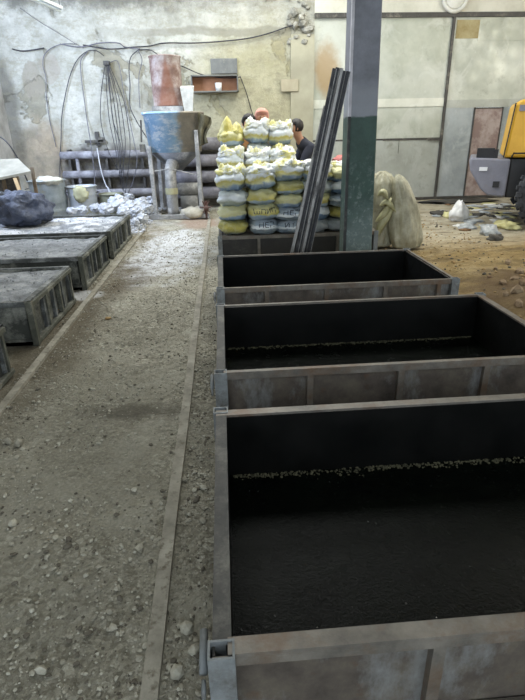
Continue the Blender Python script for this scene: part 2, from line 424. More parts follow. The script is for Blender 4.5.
# single larger stones
ST = [(18, 442, .035, 'grey fist-sized stone on the dirt near the picture edge, beside a flat one'), (8, 440, .028, 'small grey stone lying against a larger one on the dirt'),
      (134, 489, .02, 'pale flat stone in the middle of the dirt aisle'), (140, 548, .022, 'pale rounded stone touching the flat steel strip'),
      (12, 522, .022, 'long pale stone chip near the picture edge'), (41, 670, .02, 'pale stone in fine dust low in the picture'),
      (108, 318, .03, 'reddish-brown stone in the brown damp soil'), (186, 628, .03, 'large pale chip between steel strip and big mould'),
      (195, 650, .028, 'pale angular lump beside the corner of the big mould'), (176, 672, .03, 'pale stone at the foot of the big mould corner')]
for k, (u, v, r, lb) in enumerate(ST):
    p = onz(u, v, 0); o = MB().stone((p.x, p.y, ground(p.x, p.y)+r*.45), r, 100+k, .6)
    obj('stone', o, g4 if 'red' in lb else (g2 if 'pale' in lb else g1), label=lb, cat='stone')
for k, (u, v, r) in enumerate([(508, 262, .06), (520, 272, .08), (503, 283, .05), (516, 296, .07), (496, 268, .04), (523, 286, .06), (505, 297, .045), (490, 276, .035), (514, 280, .05), (518, 308, .06)]):
    p = onz(u, v, .08); o = MB().stone((p.x, p.y, ground(p.x, p.y)+r*.35), r, 200+k, .6)
    obj('stone', o, simple('earthy rubble', C(120,96,70), C(160,140,112), 9, .95) if k == 0 else bpy.data.materials['earthy rubble'], label='brown rubble chunk in the earth heap beside the second mould', cat='stone', group='rubble chunks in the earth heap')

# --- flat steel strips the trolley runs on
def strip_mat():
    t = NT('dusty flat steel', .8)
    c = t.ramp(t.noise(6, 7, .7), [(.35, C(116,111,98)), (.65, C(160,155,140))])
    t.col(t.mix(t.ramp(t.noise(25, 5), [(.55, 0.), (.7, 1.)]), c, C(92,84,68))); t.bump(t.noise(60, 4), .4, .004); return t.m
MS = strip_mat()
def strip(x, y0, y1, w, lb):
    b = MB(); n = int((y1-y0)/.12)
    sec = lambda y: [(x-w/2+.006*noise.noise(V((y, 1, x))), -.01), (x+w/2+.006*noise.noise(V((y, 1, x))), -.01)]
    prev = None
    for i in range(n+1):
        y = lerp(y0, y1, i/n); dx = .008*noise.noise(V((y*.8, 4, x))); z = .012+.003*noise.noise(V((y*1.3, 7, x)))
        r = [b.bm.verts.new(q) for q in ((x+dx-w/2, y, -.02), (x+dx+w/2, y, -.02), (x+dx+w/2, y, z), (x+dx-w/2, y, z))]
        if prev:
            for k in range(4): b._f([prev[k], prev[(k+1) % 4], r[(k+1) % 4], r[k]])
        else: b._f(r[::-1])
        prev = r
    b._f(prev)
    return obj('rail_strip', b, MS, label=lb, cat='rail')
strip(-.305, .4, 10.9, .055, 'dusty flat steel strip in the dirt running along the empty moulds')
strip(-1.5, 2.2, 10.6, .055, 'dusty flat steel strip in the dirt running along the filled moulds')
# ------------------------------------------------------------ casting moulds
def steel_out():
    t = NT('worn mould steel', .55, .35)
    c = t.ramp(t.noise(5, 8, .7), [(.3, C(60,54,50)), (.5, C(92,84,76)), (.7, C(114,106,92))])
    gw = t.ramp(t.noise(3.2, 8, .72, stretch=(1, 1, .5)), [(.52, 0.), (.66, 1.)])
    c = t.mix(t.math('MULTIPLY', gw, .8), c, C(140,142,140))
    ru = t.ramp(t.noise(7, 6, .7), [(.6, 0.), (.72, 1.)])
    c = t.mix(t.math('MULTIPLY', ru, .7), c, C(100,72,50))
    t.col(c); t.bump(t.noise(25, 6), .4, .004); return t.m
M_OUT = steel_out()
def steel_in():
    t = NT('oiled black mould steel', .5, .0, .15)
    c = t.ramp(t.noise(4, 8, .7), [(.35, C(8,9,8)), (.7, C(19,19,17))])
    t.col(c); t.rough(t.ramp(t.noise(5, 5), [(.3, .4), (.7, .65)])); t.bump(t.noise(20, 5), .3, .004); return t.m
M_IN = steel_in()
def steel_bottom():
    t = NT('wet oily mould bottom', .3, 0, .06)
    t.col(t.ramp(t.noise(6, 8, .7), [(.35, C(5,7,5)), (.7, C(12,16,11))]))
    t.rough(t.ramp(t.noise(9, 6, .7), [(.35, .12), (.7, .32)]))
    t.bump(t.math('ADD', t.noise(110, 4, .6), t.math('MULTIPLY', t.noise(38, 4), .8)), .8, .004); return t.m
M_BOT = steel_bottom()
M_RIM = dusty('scraped rim steel', C(88,84,78), C(132,126,116), C(104,84,66), .5, 7, .5, .3)
M_RIMD = dusty('rough dark rim steel', C(48,48,46), C(74,72,68), C(104,102,94), .4, 14, .6, .2)
M_GRIT = simple('wet dark grit', C(16,19,15), C(34,38,30), 30, .2)
M_RES = simple('dried cement residue', C(58,56,40), C(92,88,66), 20, .95)
def concrete_fill_mat(name, white):
    t = NT(name, .95)
    c = t.ramp(t.noise(4, 9, .75), [(.3, C(98,100,102)), (.5, C(138,141,144)), (.68, C(184,186,188))])
    if white: c = t.mix(t.ramp(t.noise(2.2, 9, .75), [(.46, 0.), (.55, 1.)]), c, C(206,206,206))  # whitening is dust plus cool window daylight painted into the colour
    t.col(c); t.bump(t.math('ADD', t.noise(22, 7, .75), t.noise(80, 4)), .9, .015); return t.m
def mould_shell(root, x0, x1, y0, y1, h, outm, inm, botm, ribs_n, ribs_s, postside=True, rim=.05, rimm=None):
    rimm = rimm or M_RIM; t = .012; ins = .035
    # panels: inner face uses the oiled material
    def panel(a):
        b = MB(); b.box(*a); return b
    X0, X1, Y0, Y1 = x0+ins, x1-ins, y0+ins, y1-ins
    sides = [(X0, X1, Y0, Y0+t, .02, h-.01), (X0, X1, Y1-t, Y1, .02, h-.01), (X0, X0+t, Y0, Y1, .02, h-.01), (X1-t, X1, Y0, Y1, .02, h-.01)]
    for i, a in enumerate(sides):
        b = MB()
        if i == 0: b.box(X0, X1, Y0, Y0+t/2, .02, h-.01); b.mi = 1; b.box(X0, X1, Y0+t/2, Y0+t, .02, h-.01)
        if i == 1: b.box(X0, X1, Y1-t/2, Y1, .02, h-.01); b.mi = 1; b.box(X0, X1, Y1-t, Y1-t/2, .02, h-.01)
        if i == 2: b.box(X0, X0+t/2, Y0, Y1, .02, h-.01); b.mi = 1; b.box(X0+t/2, X0+t, Y0, Y1, .02, h-.01)
        if i == 3: b.box(X1-t/2, X1, Y0, Y1, .02, h-.01); b.mi = 1; b.box(X1-t, X1-t/2, Y0, Y1, .02, h-.01)
        obj('side_panel', b, [outm, inm], root)
    obj('bottom_plate', MB().box(x0, x1, y0, y1, .0, .03), botm, root)
    # rim angles: flat leg on top, lip down the outside
    for a, bb in (((x0+.04, x1-.04, y0, y0+rim, h-.012, h), (x0, x1, y0, y0+.007, h-.045, h-.0125)),
                  ((x0, x1, y1-rim, y1, h-.012, h), (x0, x1, y1-.007, y1, h-.045, h-.0125)),
                  ((x0, x0+.05, y0+.04, y1, h-.0125, h-.0005), (x0, x0+.007, y0+.01, y1-.01, h-.045, h-.013)),
                  ((x1-.05 if rim > .027 else x1-rim, x1, y0+.04, y1, h-.0125, h-.0005), (x1-.007, x1, y0+.01, y1-.01, h-.045, h-.013))):
        obj('rim_bar', MB().box(*a).box(*bb), M_RIMD if a[1] == x0+.05 and rimm is M_RIM else rimm, root)
    obj('foot_bar', MB().box(x0, x1, y0, y0+.03, .0, .05), outm, root)
    for fx in ribs_n:
        x = lerp(x0, x1, fx)
        obj('stiffener', MB().box(x-.018, x+.018, y0+.006, y0+ins, .03, h-.012), rimm, root)
    for fy in ribs_s[0]:
        y = lerp(y0, y1, fy)
        obj('stiffener', MB().box(x0+.004, x0+ins, y-.02, y+.02, .03, h-.012), outm, root)
    for fy in ribs_s[1]:
        y = lerp(y0, y1, fy)
        obj('stiffener', MB().box(x1-ins, x1-.004, y-.02, y+.02, .03, h-.012), rimm, root)
def hollow_post(root, x, y, w, h, mat, z0=0.):
    b = MB(); t = .006
    for a in ((x, x+w, y, y+t), (x, x+w, y+w*.8-t, y+w*.8), (x, x+t, y+t, y+w*.8-t), (x+w-t, x+w, y+t, y+w*.8-t)):
        b.box(a[0], a[1], a[2], a[3], z0, h)
    return obj('corner_post', b, mat, root)
M_POST = dusty('blue grey post steel', C(104,108,108), C(142,146,146), C(84,80,74), .4, 10, .6, .2)
RIGHT = [
 (.885, 2.135, 'wide empty black steel mould with wet gritty bottom, first from the viewer'),
 (2.55, 3.78, 'empty black steel mould, second from the viewer, mottled brown front with thin ribs'),
 (4.24, 5.53, 'empty black steel mould just before the green pillar, third from the viewer')]
for k, (y0, y1, lb) in enumerate(RIGHT):
    x0, x1 = -.085, 2.04; h = .38
    r = empty('casting_mould', ((x0+x1)/2, (y0+y1)/2, 0), lb, 'mould', 'empty casting moulds')
    mould_shell(r, x0, x1, y0, y1, h, M_OUT, M_IN, M_BOT, [(.285, .56, .84), (.25, .5, .74, .97), (.2, .45, .7, .93)][k], ((.3, .6), (.3, .6)), rim=(.05, .03, .026)[k])
    for (x, y) in ((x0-.012, y0-.014), (x1-.045, y0-.014), (x0-.012, y1-.03), (x1-.045, y1-.03)):
        p = hollow_post(r, x, y, .07, h+.004, M_POST)
    # dried residue along the foot of the panels
    b = MB(); rr = random.Random(k)
    for i in range(900):
        if rr.random() < .7: x = rr.uniform(x0+.06, x1-.06); y = y1-.05-abs(rr.gauss(0, .012+.014*(noise.noise(V((x*3, 2, k)))+.5)))
        else: x = rr.uniform(x0+.06, x1-.06); y = y0+.055+abs(rr.gauss(0, .02))
        if noise.noise(V((x*4, y, k))) < -.5: continue
        b.stone((x, y, .032), rr.uniform(.003, .009), i)
    obj('dried_residue', b, M_RES, r, kind='stuff')
    # crusted lumps on the bottom
    b = MB()
    for i in range(700):
        x = rr.uniform(x0+.06, x1-.06); y = rr.uniform(y0+.06, y1-.06); b.stone((x, y, .03), rr.uniform(.0015, .0045), i, .4)
    obj('grit_crust', b, M_GRIT, r, kind='stuff')
    lug = MB().tube([V((x0-.028, y0-.01+.018*math.cos(a), .27+.018*math.sin(a))) for a in [2*PI*i/14 for i in range(15)]], .006, 6)
    obj('hinge_lug', lug, M_POST, r, True)
    cp = MB().tube([(x0-.03, y0+.14, .30), (x0-.03, y0+.03, .27)], .012, 8); obj('hinge_pin', cp, M_POST, r, True)
# fourth, under the sacks
x0, x1, y0, y1 = -.085, 2.06, 6.78, 8.02
r = empty('casting_mould', ((x0+x1)/2, (y0+y1)/2, 0), 'boarded black steel mould carrying the stacked sacks behind the leaning steel profiles', 'mould')
M_OUT_D = dusty('dark mould steel', C(34,32,30), C(50,48,44), C(84,82,74), .3, 5, .6, .1)  # darker version of the mould steel for the fourth mould
mould_shell(r, x0, x1, y0, y1, .36, M_OUT_D, M_IN, M_BOT, (.25, .5, .75), ((.3, .6), (.3, .6)), rim=.05)
for (x, y) in ((x0-.012, y0-.014), (x1-.045, y0-.014)): hollow_post(r, x, y, .058, .364, M_POST)
bd = MB()
for i in range(8): bd.box(x0+.06, x1-.06, y0+.06+i*.14, y0+.19+i*.14, .315, .345)
obj('timber_deck', bd, simple('dusty grey boards', C(86,80,70), C(130,124,110), 8, .9), r)

# --- filled moulds on the other side of the aisle
M_OUT_L = dusty('cement stained mould steel', C(44,46,44), C(70,72,66), C(150,150,140), .45, 5, .7, .1)
M_RIM_L = dusty('cement crusted rim', C(64,66,64), C(92,94,92), C(150,152,150), .45, 8, .7, .1)
M_SIDE_L = dusty('worn grey channel steel', C(62,64,56), C(92,92,80), C(140,138,126), .4, 10, .7, .1)
M_CONC = concrete_fill_mat('fresh rough concrete', False); M_CONCW = concrete_fill_mat('dusty daylit concrete', True)
LEFT = [(2.2, 3.56, 'filled concrete mould of which only a pale corner shows at the picture edge'),
        (4.08, 5.32, 'mould full of grey rough concrete, the lowest whole one of the filled row'),
        (5.74, 7.12, 'mould full of grey concrete, middle of the three filled ones'),
        (7.34, 9.1, 'mould full of whitened concrete with the dark bundle lying on it')]
for k, (y0, y1, lb) in enumerate(LEFT):
    x0, x1, h = -3.75, -1.63, .38
    r = empty('filled_mould', ((x0+x1)/2, (y0+y1)/2, 0), lb, 'mould', 'filled casting moulds')
    mould_shell(r, x0, x1, y0, y1, h, M_OUT_L, M_OUT_L, M_OUT_L, (), ((.3, .6), (.07, .3, .52, .74, .94)), rim=.04, rimm=M_RIM_L)
    # side channels project outside, with a top rail
    for fy in (.05, .33, .64, .95):
        y = lerp(y0, y1, fy); obj('side_channel', MB().box(x1-.03, x1+.012, y-.016, y+.016, .03, h-.05), M_SIDE_L, r, bevel=.003)
    obj('side_rail', MB().box(x1-.02, x1+.022, y0+.02, y1-.02, h-.05, h-.015), M_SIDE_L, r, bevel=.003)
    obj('side_rail', MB().box(x1-.02, x1+.02, y0+.02, y1-.02, .0, .035), M_SIDE_L, r, bevel=.003)
    hollow_post(r, x1-.02, y0-.02, .05, h+.002, M_SIDE_L)
    def ff(u, v, y0=y0, y1=y1, k=k):
        x = lerp(x0+.045, x1-.045, u); y = lerp(y0+.045, y1-.045, v)
        z = h-.03+.018*noise.fractal(V((x*3.5, y*3.5, k)), .8, 2, 5)+.012*abs(noise.noise(V((x*9, y*9, k*3))))
        return (x, y, min(z, h-.006))
    obj('concrete_fill', MB().grid(ff, 110, 70), M_CONCW if k == 3 else M_CONC, r, True)
    b = MB(); rr = random.Random(40+k)
    for i in range(260):
        x = rr.uniform(x0+.08, x1-.08); y = rr.uniform(y0+.08, y1-.08); b.stone((x, y, h-.024), rr.uniform(.005, .012), i)
    obj('concrete_crumbs', b, M_CONC, r, kind='stuff')
# ------------------------------------------------------------ pillar, profiles, sacks, people
def pillar():
    t = NT('painted concrete pillar', .6)
    sp = t.sep(); z = t.math('ADD', sp[2], t.math('MULTIPLY', t.noise(9, 5), .06))
    up = t.ramp(t.noise(3, 7, .7), [(.35, C(104,106,112)), (.65, C(130,132,140))])
    up = t.mix(t.ramp(t.noise(8, 7, .75), [(.66, 0.), (.7, 1.)]), up, C(60,58,58))
    pale = t.math('MULTIPLY', t.step(z, 2.2, 2.0), t.step(z, 1.7, 1.85))
    up = t.mix(t.math('MULTIPLY', pale, .6), up, C(150,154,160))
    gn = t.ramp(t.noise(4, 7, .7), [(.3, C(34,58,50)), (.7, C(58,84,74))])
    ch = t.math('MULTIPLY', t.ramp(t.noise(14, 8, .75), [(.52, 0.), (.64, 1.)]), t.step(z, 1.7, .4))
    gn = t.mix(t.math('MULTIPLY', t.step(t.math('ADD', z, t.math('MULTIPLY', t.noise(5, 7, .75), .7)), 1.35, .75), .5), gn, C(128,140,138))
    gn = t.mix(t.math('MULTIPLY', ch, .85), gn, C(136,148,144))
    t.col(t.mix(t.step(z, 1.80, 1.775), up, gn)); t.bump(t.noise(18, 6), .4, .006); return t.m
MP = pillar()
r = empty('concrete_pillar', (1.66, 6.3, 0), 'square pillar painted dark green below and grey above, standing behind the third empty mould', 'pillar')
b = MB(); xa, xb = 1.475, 1.812
b.hexa([(xa, 6.13, 0), (xb, 6.13, 0), (xb, 6.48, 0), (xa, 6.48, 0), (xa-.045, 6.13, 5.6), (xb-.115, 6.13, 5.6), (xb-.115, 6.48, 5.6), (xa-.045, 6.48, 5.6)])
obj('shaft', b, MP, r, bevel=.015)
obj('corner_angle', MB().bar((1.462, 6.12, 0), (1.45, 6.12, 1.76), .03, .03), dusty('dark edge steel', C(34,36,36), C(54,56,54), C(96,94,86), .3), r)
obj('corner_strip', MB().bar((1.452, 6.12, 1.76), (1.41, 6.12, 5.6), .035, .03), simple('flaking white strip', C(178,176,180), C(210,208,212), 6, .8), r)

M_PROF = dusty('dark hollow section steel', C(30,30,32), C(52,52,54), C(96,94,90), .3, 10, .45, .5, .1)
M_PROFL = dusty('bare edge steel', C(120,118,114), C(150,148,144), C(60,58,56), .4, 12, .4, .6, .1)
_p = at(325.5, 106, 6.1)
PR = [((.725, 5.97), (_p.x, _p.y, _p.z), 1), ((.785, 5.96), (1.262, 6.08, 2.23), 0), ((.82, 6.0), (1.297, 6.09, 2.24), 0),
      ((.855, 5.95), (1.335, 6.06, 2.23), 1), ((.895, 6.02), (1.37, 6.10, 2.21), 0), ((.94, 5.98), (1.41, 6.07, 2.20), 0)]
for i, (bt, tp, lt) in enumerate(PR):
    d = V(tp)-V((bt[0], bt[1], 0)); b = MB(); a = V((bt[0], bt[1], .0)); q = V(tp)
    # an angle profile: two thin legs
    W_ = .026 if i in (0, 3) else .034; b.bar(a, q, W_, .006, up=(0, 1, 0)); n = d.normalized(); sd = n.cross(V((0,1,0))).normalized()
    b.bar(a+sd*W_*.5+V((0,.02,0)), q+sd*W_*.5+V((0,.02,0)), .006, .042, up=(0, 1, 0))
    b.bar(a-sd*W_*.5+V((0,.02,0)), q-sd*W_*.5+V((0,.02,0)), .006, .042, up=(0, 1, 0))
    pr_ = obj('steel_profile', b, M_PROFL if lt else M_PROF, group='steel profiles leaning on the pillar', cat='steel profile',
        label=['thin short pale steel profile leaning outermost of the bundle', 'tall dark steel profile next to the short pale one in the leaning bundle', 'dark steel profile in the leaning bundle, third from the short pale one',
               'pale-edged steel profile in the middle of the dark leaning bundle', 'dark steel profile second from the pillar in the leaning bundle', 'dark steel profile of the leaning bundle resting closest to the pillar'][i])
    if not lt: obj('bare_edge', MB().bar(a-sd*W_*.5+V((0, -.006, 0)), q-sd*W_*.5+V((0, -.006, 0)), .007, .004, up=(0, 1, 0)), M_PROFL, pr_)

# --- sacks
def sack_mat(name, bands, wob=.055, dirt=.2):
    """bands: list of (height 0..1, colour) in the sack's own height"""
    t = NT(name, .55)
    sp = t.sep(t.oc())
    z = t.math('ADD', sp[2], t.math('MULTIPLY', t.math('SUBTRACT', t.noise(4, 4, .6, t.pos()), .5), wob*3))
    zz = t.math('DIVIDE', z, .27)
    c = t.ramp(zz, bands)
    spk = t.ramp(t.noise(16, 7, .75), [(.5, 0.), (.66, 1.)])
    c = t.mix(t.math('MULTIPLY', spk, .35), c, C(206,206,196))
    dk = t.ramp(t.noise(7, 7, .7), [(.52, 0.), (.7, 1.)])
    c = t.mix(t.math('MULTIPLY', dk, dirt), c, C(86,88,78))
    t.col(c); t.bump(t.math('ADD', t.noise(14, 6, .7), t.noise(35, 3)), .5, .02); return t.m
YEL, YPALE, BLU, GRB, WHT, OLV = C(188,176,84), C(206,202,152), C(92,120,152), C(146,162,176), C(222,227,230), C(156,150,84)
MAT_S = {
 'Y': sack_mat('yellow over blue-grey sack', [(.0, GRB), (.32, GRB), (.38, YEL), (.9, YPALE)]),
 'P': sack_mat('pale yellow over grey sack', [(.0, BLU), (.3, GRB), (.36, YPALE), (.9, YPALE)]),
 'O': sack_mat('stained olive sack', [(.0, GRB), (.25, OLV), (.5, YEL), (.9, OLV)], .05, .55),
 'W': sack_mat('white and grey-green sack', [(.0, GRB), (.3, C(160,166,150)), (.5, WHT), (.95, C(190,196,186))], .06, .2),
 'B': sack_mat('white over blue sack', [(.0, BLU), (.42, BLU), (.48, WHT), (1., WHT)]),
 'L': sack_mat('grey-blue sack with white band', [(.0, GRB), (.4, C(110,124,134)), (.46, WHT), (.58, WHT), (.62, GRB), (1., C(150,158,164))]),
 'R': sack_mat('yellow and blue sack under white neck', [(.0, BLU), (.28, GRB), (.36, YPALE), (.5, YEL), (.62, WHT)], .07),
 'G': sack_mat('plain grey sack', [(.0, C(130,136,140)), (1., C(160,166,168))]),
}
M_NECK = NT('crumpled white film', .4); M_NECK.col(M_NECK.ramp(M_NECK.noise(5, 6, .7), [(.42, C(206,200,130)), (.5, C(218,220,216)), (.8, C(236,238,240))])); M_NECK.bump(M_NECK.noise(30, 4), .6, .01); M_NECK = M_NECK.m
M_INK = simple('dark print', C(40,44,52), C(52,56,64), 20, .6)
M_NECKY = simple('yellow gathered film', C(178,166,70), C(214,206,150), 7, .5, bump=.5, bscale=18)
def sack(kind, seed, w=.41, d=.42, h=.27, neck=0, text=None):
    b = MB(); b.blob((0, 0, h/2), (w/2, d/2, h/2), .2, 1.7, seed, 32, 18, .8, ridge=.12)
    bm = b.bm
    # flatten where the next one presses
    for v in bm.verts:
        v.co.z = max(.0, min(h*1.02, v.co.z))
        v.co.x += .01*noise.noise(v.co*8+V((seed, 0, 0)))
    bvh = BVHTree.FromBMesh(bm)
    o = obj('cement_sack', b, MAT_S[kind], smooth=True, org=(0,0,0))
    if neck:
        q = MB(); tall = neck > .2; rn = random.Random(seed)
        if tall:
            for (cx_, hh) in ((-.07, 1.1), (.08, .75)):
                q.blob((cx_, 0, h*.85), (w*.3, w*.3, neck*hh), .15, 1.6, seed, 34, 24, 1.35, crump=.3)
        else:
            q.blob((0, 0, h*.86), (w*.43, w*.42, neck*.62), .25, 1.5, seed, 44, 22, .9, crump=.45)
        for i in range(6):
            a = 2*PI*i/6+rn.uniform(-.3, .3); rr = w*rn.uniform(.22, .40)
            q.blob((rr*math.cos(a), rr*math.sin(a)*.95, h*.84+rn.uniform(-.04, .04)), (w*rn.uniform(.14, .24), w*.18, neck*rn.uniform(.4, .85) if not tall else .07), .35, 1.8, seed+i, 22, 14, 1.1, crump=.5)
        obj('gathered_neck', q, M_NECKY if tall else M_NECK, o, True)
    if text:
        cu = bpy.data.curves.new('lettering', 'FONT'); cu.body = text[0]; cu.size = text[1]; cu.align_x = 'CENTER'; cu.resolution_u = 2
        to = bpy.data.objects.new('lettering', cu); COL.objects.link(to)
        bpy.context.view_layer.update()
        me = bpy.data.meshes.new_from_object(to.evaluated_get(bpy.context.evaluated_depsgraph_get()))
        bpy.data.objects.remove(to)
        bt = bmesh.new(); bt.from_mesh(me)
        bmesh.ops.triangulate(bt, faces=bt.faces)
        bmesh.ops.subdivide_edges(bt, edges=[e for e in bt.edges if e.calc_length() > .02], cuts=1, use_grid_fill=False)
        for v in bt.verts:
            x, z = v.co.x*1.0+text[3], v.co.y+text[2]
            hit = bvh.ray_cast(V((x, -1, z)), V((0, 1, 0)))[0]
            v.co = V((x, (hit.y if hit else -.2)-.004, z))
        q = MB(); q.bm = bt; obj('printed_lettering', q, M_INK, o)
    return o
protos = {}
ORD = ['bottom', 'second', 'third', 'fourth', 'fifth', 'sixth', 'seventh']
LOOK = {'Y': 'yellow and blue-grey cement sack', 'P': 'pale yellow and grey cement sack', 'O': 'dirty olive-yellow cement sack', 'W': 'white and grey-green cement sack',
        'B': 'white and blue cement sack', 'L': 'grey-blue lettered cement sack', 'R': 'cement sack with frayed white mouth', 'G': 'plain grey cement sack', 'T': 'yellow lettered cement sack', 'K': 'yellow pointed-neck cement sack'}
def get_proto(kk):
    k = kk[0]
    if kk not in protos:
        i = len(protos)
        if k == 'L': o = sack('L', 3+i, text=('ИТД' if kk[1] else 'НЕП', .115, .14, .02))
        elif k == 'T': o = sack('Y', 5, text=('ШПИП', .10, .13, 0))
        elif k == 'R': o = sack('R', 8+i*3, neck=.115)
        elif k == 'K': o = sack('Y', 12, neck=.26)
        else: o = sack(k, i*3+1)
        protos[kk] = o; return o, True
    return protos[kk], False
rs = random.Random(5)
nput = {}
def put_sack(k, x, y, z, hs, lb, grp):
    nput[k] = nput.get(k, -1)+1; p, first = get_proto((k, nput[k] % {'L': 2, 'T': 1, 'K': 1, 'R': 5}.get(k, 3))); o = p if first else copy_tree(p)
    o.location = (x, y, z); o.rotation_euler = (rs.uniform(-.03, .03), rs.uniform(-.03, .03), rs.uniform(-.12, .12)+(PI if (k not in 'LTRK' and rs.random() < .5) else 0))
    o.scale = (rs.uniform(.92, 1.02)*(.92 if y > 7.3 else 1), 1, hs/.27*1.08)
    tag(o, lb, 'sack', grp)
FR = [('front column beside the aisle', .12, 7.02, ['O', 'P', 'W', 'R'], .195), ('second front column from the aisle', .51, 6.98, ['L', 'T', 'Y', 'R'], .2),
      ('third front column from the aisle', .88, 7.01, ['L', 'L', 'P', 'Y', 'R'], .175), ('front column behind the profiles', 1.24, 7.02, ['G', 'B', 'Y', 'W', 'R'], .175),
      ('front column by the green pillar', 1.62, 7.02, ['G', 'O', 'L', 'B', 'P'], .17)]
MI = [('middle-row column beside the aisle', .15, 7.42, ['G', 'Y', 'P', 'Y', 'R'], .2), ('middle-row column second from the aisle', .5, 7.42, ['G', 'P', 'Y', 'P', 'R'], .195),
      ('middle-row column third from the aisle', .83, 7.42, ['G', 'P', 'Y', 'Y', 'R'], .2), ('middle-row column behind the profiles', 1.22, 7.42, ['G', 'P', 'G', 'P', 'R'], .165), ('middle-row column behind the pillar', 1.6, 7.42, ['G', 'P', 'G', 'Y', 'R'], .165)]
RE = [('rear column beside the aisle', .17, 7.81, ['G', 'Y', 'G', 'Y', 'P', 'Y', 'K'], .19), ('middle rear column', .53, 7.81, ['G', 'G', 'Y', 'W', 'B', 'W', 'R'], .195),
      ('rear column beside the navy-clad person', .86, 7.81, ['G', 'G', 'Y', 'P', 'L', 'Y', 'R'], .19)]
for cols, grp in ((FR, 'sacks in the front of the stack'), (MI, 'sacks in the middle of the stack'), (RE, 'sacks in the rear of the stack')):
    for nm, x, y, ks, dz in cols:
        for i, k in enumerate(ks):
            top = i == len(ks)-1 and k == 'R'
            pos = 'topmost' if i == len(ks)-1 else ORD[i]
            put_sack(k, x+rs.uniform(-.015, .015), y+rs.uniform(-.02, .02), i*dz*.96+.345, (dz*1.25 if top else dz), '%s, %s of the %s' % (LOOK[k], pos if i in (0, len(ks)-1) else pos+' up', nm), grp)
# --- big woven bags by the pillar
def woven():
    t = NT('dusty translucent woven film', .5)
    t.col(t.ramp(t.noise(5, 7, .7), [(.3, C(134,130,106)), (.6, C(172,168,146)), (.8, C(196,192,172))]))
    t.bump(t.noise(5, 5, .6, stretch=(1.5, 1.5, .5)), .9, .05); return t.m
MW = woven()
def tallbag(c, prof, lean, seed, lb, sx=1.0):
    b = MB(); rings = []; n = 72; pr = []
    for (r0, z0), (r1, z1) in zip(prof, prof[1:]):
        for i in range(5): pr.append((lerp(r0, r1, i/5), lerp(z0, z1, i/5)))
    pr.append(prof[-1]); H_ = prof[-1][1]
    for j, (r_, z) in enumerate(pr):
        ring = []; cx, cy = c[0]+lean[0]*(z/H_)**1.6, c[1]+lean[1]*z
        for k in range(n):
            a = 2*PI*k/n; q = V((math.cos(a)*1.4, math.sin(a)*1.4, z*1.1+seed*5)); t = z/H_
            crease = max(0, 1-abs(noise.noise(V((math.cos(a)*1.6+z*1.5, math.sin(a)*1.6+z*2.2, seed))))*5)
            cr2 = max(0, 1-abs(noise.noise(q*2.6))*6)
            vd = noise.voronoi(V((q.x*1.3, q.y*1.3, q.z*1.6)))[0]; f = 1+.14*noise.fractal(q*1.2, .9, 2, 3)+.3*(vd[0]-.35)-.06*crease*(.3+t)
            ring.append(b.bm.verts.new((cx+r_*f*math.cos(a)*sx, cy+r_*f*math.sin(a), z+c[2]+.02*t*noise.noise(q*3))))
        rings.append(ring)
    for A, B in zip(rings, rings[1:]):
        for k in range(n): b._f([A[k], A[(k+1) % n], B[(k+1) % n], B[k]])
    b._f(rings[0][::-1]); b._f(rings[-1])
    return obj('woven_bag', b, MW, smooth=True, label=lb, cat='bag')
tallbag((2.66, 7.3, 0), [(.12, 0), (.19, .04), (.215, .15), (.21, .3), (.19, .5), (.165, .68), (.13, .84), (.10, .95), (.05, 1.02), (.02, 1.04)], (-.2, 0), 2, 'tall full beige woven bag, slumping away from the green pillar')
w2 = tallbag((2.3, 7.5, 0), [(.1, 0), (.2, .04), (.21, .18), (.19, .38), (.17, .52), (.2, .66), (.22, .8), (.19, .93), (.12, 1.03), (.04, 1.07)], (.0, 0), 6, 'creased yellow-green woven bag standing between green pillar and the tall beige bag')
MF = simple('yellow-green film fold', C(156,153,112), C(186,182,146), 6, .5, bump=.6, bscale=20)
for i, (p0, p1, p2, w_) in enumerate((((377, 238), (384, 222), (396, 206), .055), ((376, 222), (385, 214), (392, 198), .045), ((380, 206), (388, 203), (396, 212), .04), ((378, 196), (384, 192), (389, 200), .035))):
    pts = smoothpts([at(*p0, 7.24-.015*i), at(*p1, 7.2-.015*i), at(*p2, 7.22-.015*i)], 6); fd = MB(); rows = []
    for j, p in enumerate(pts):
        t = j/(len(pts)-1); d = (pts[min(j+1, len(pts)-1)]-pts[max(j-1, 0)]).normalized(); sd = d.cross(V((0, 1, 0))).normalized(); ww = w_*(.25+math.sin(PI*t)*.9)
        rows.append([fd.bm.verts.new(p+sd*ww*k+V((0, .03*(k*k)+.008*math.sin(j+k*3), 0))) for k in (-1, -.5, 0, .5, 1)])
    for A, B_ in zip(rows, rows[1:]):
        for k in range(4): fd._f([A[k], A[k+1], B_[k+1], B_[k]])
    o = obj('hanging_fold', fd, MF, w2, True); q = o.modifiers.new('t', 'SOLIDIFY'); q.thickness = .012
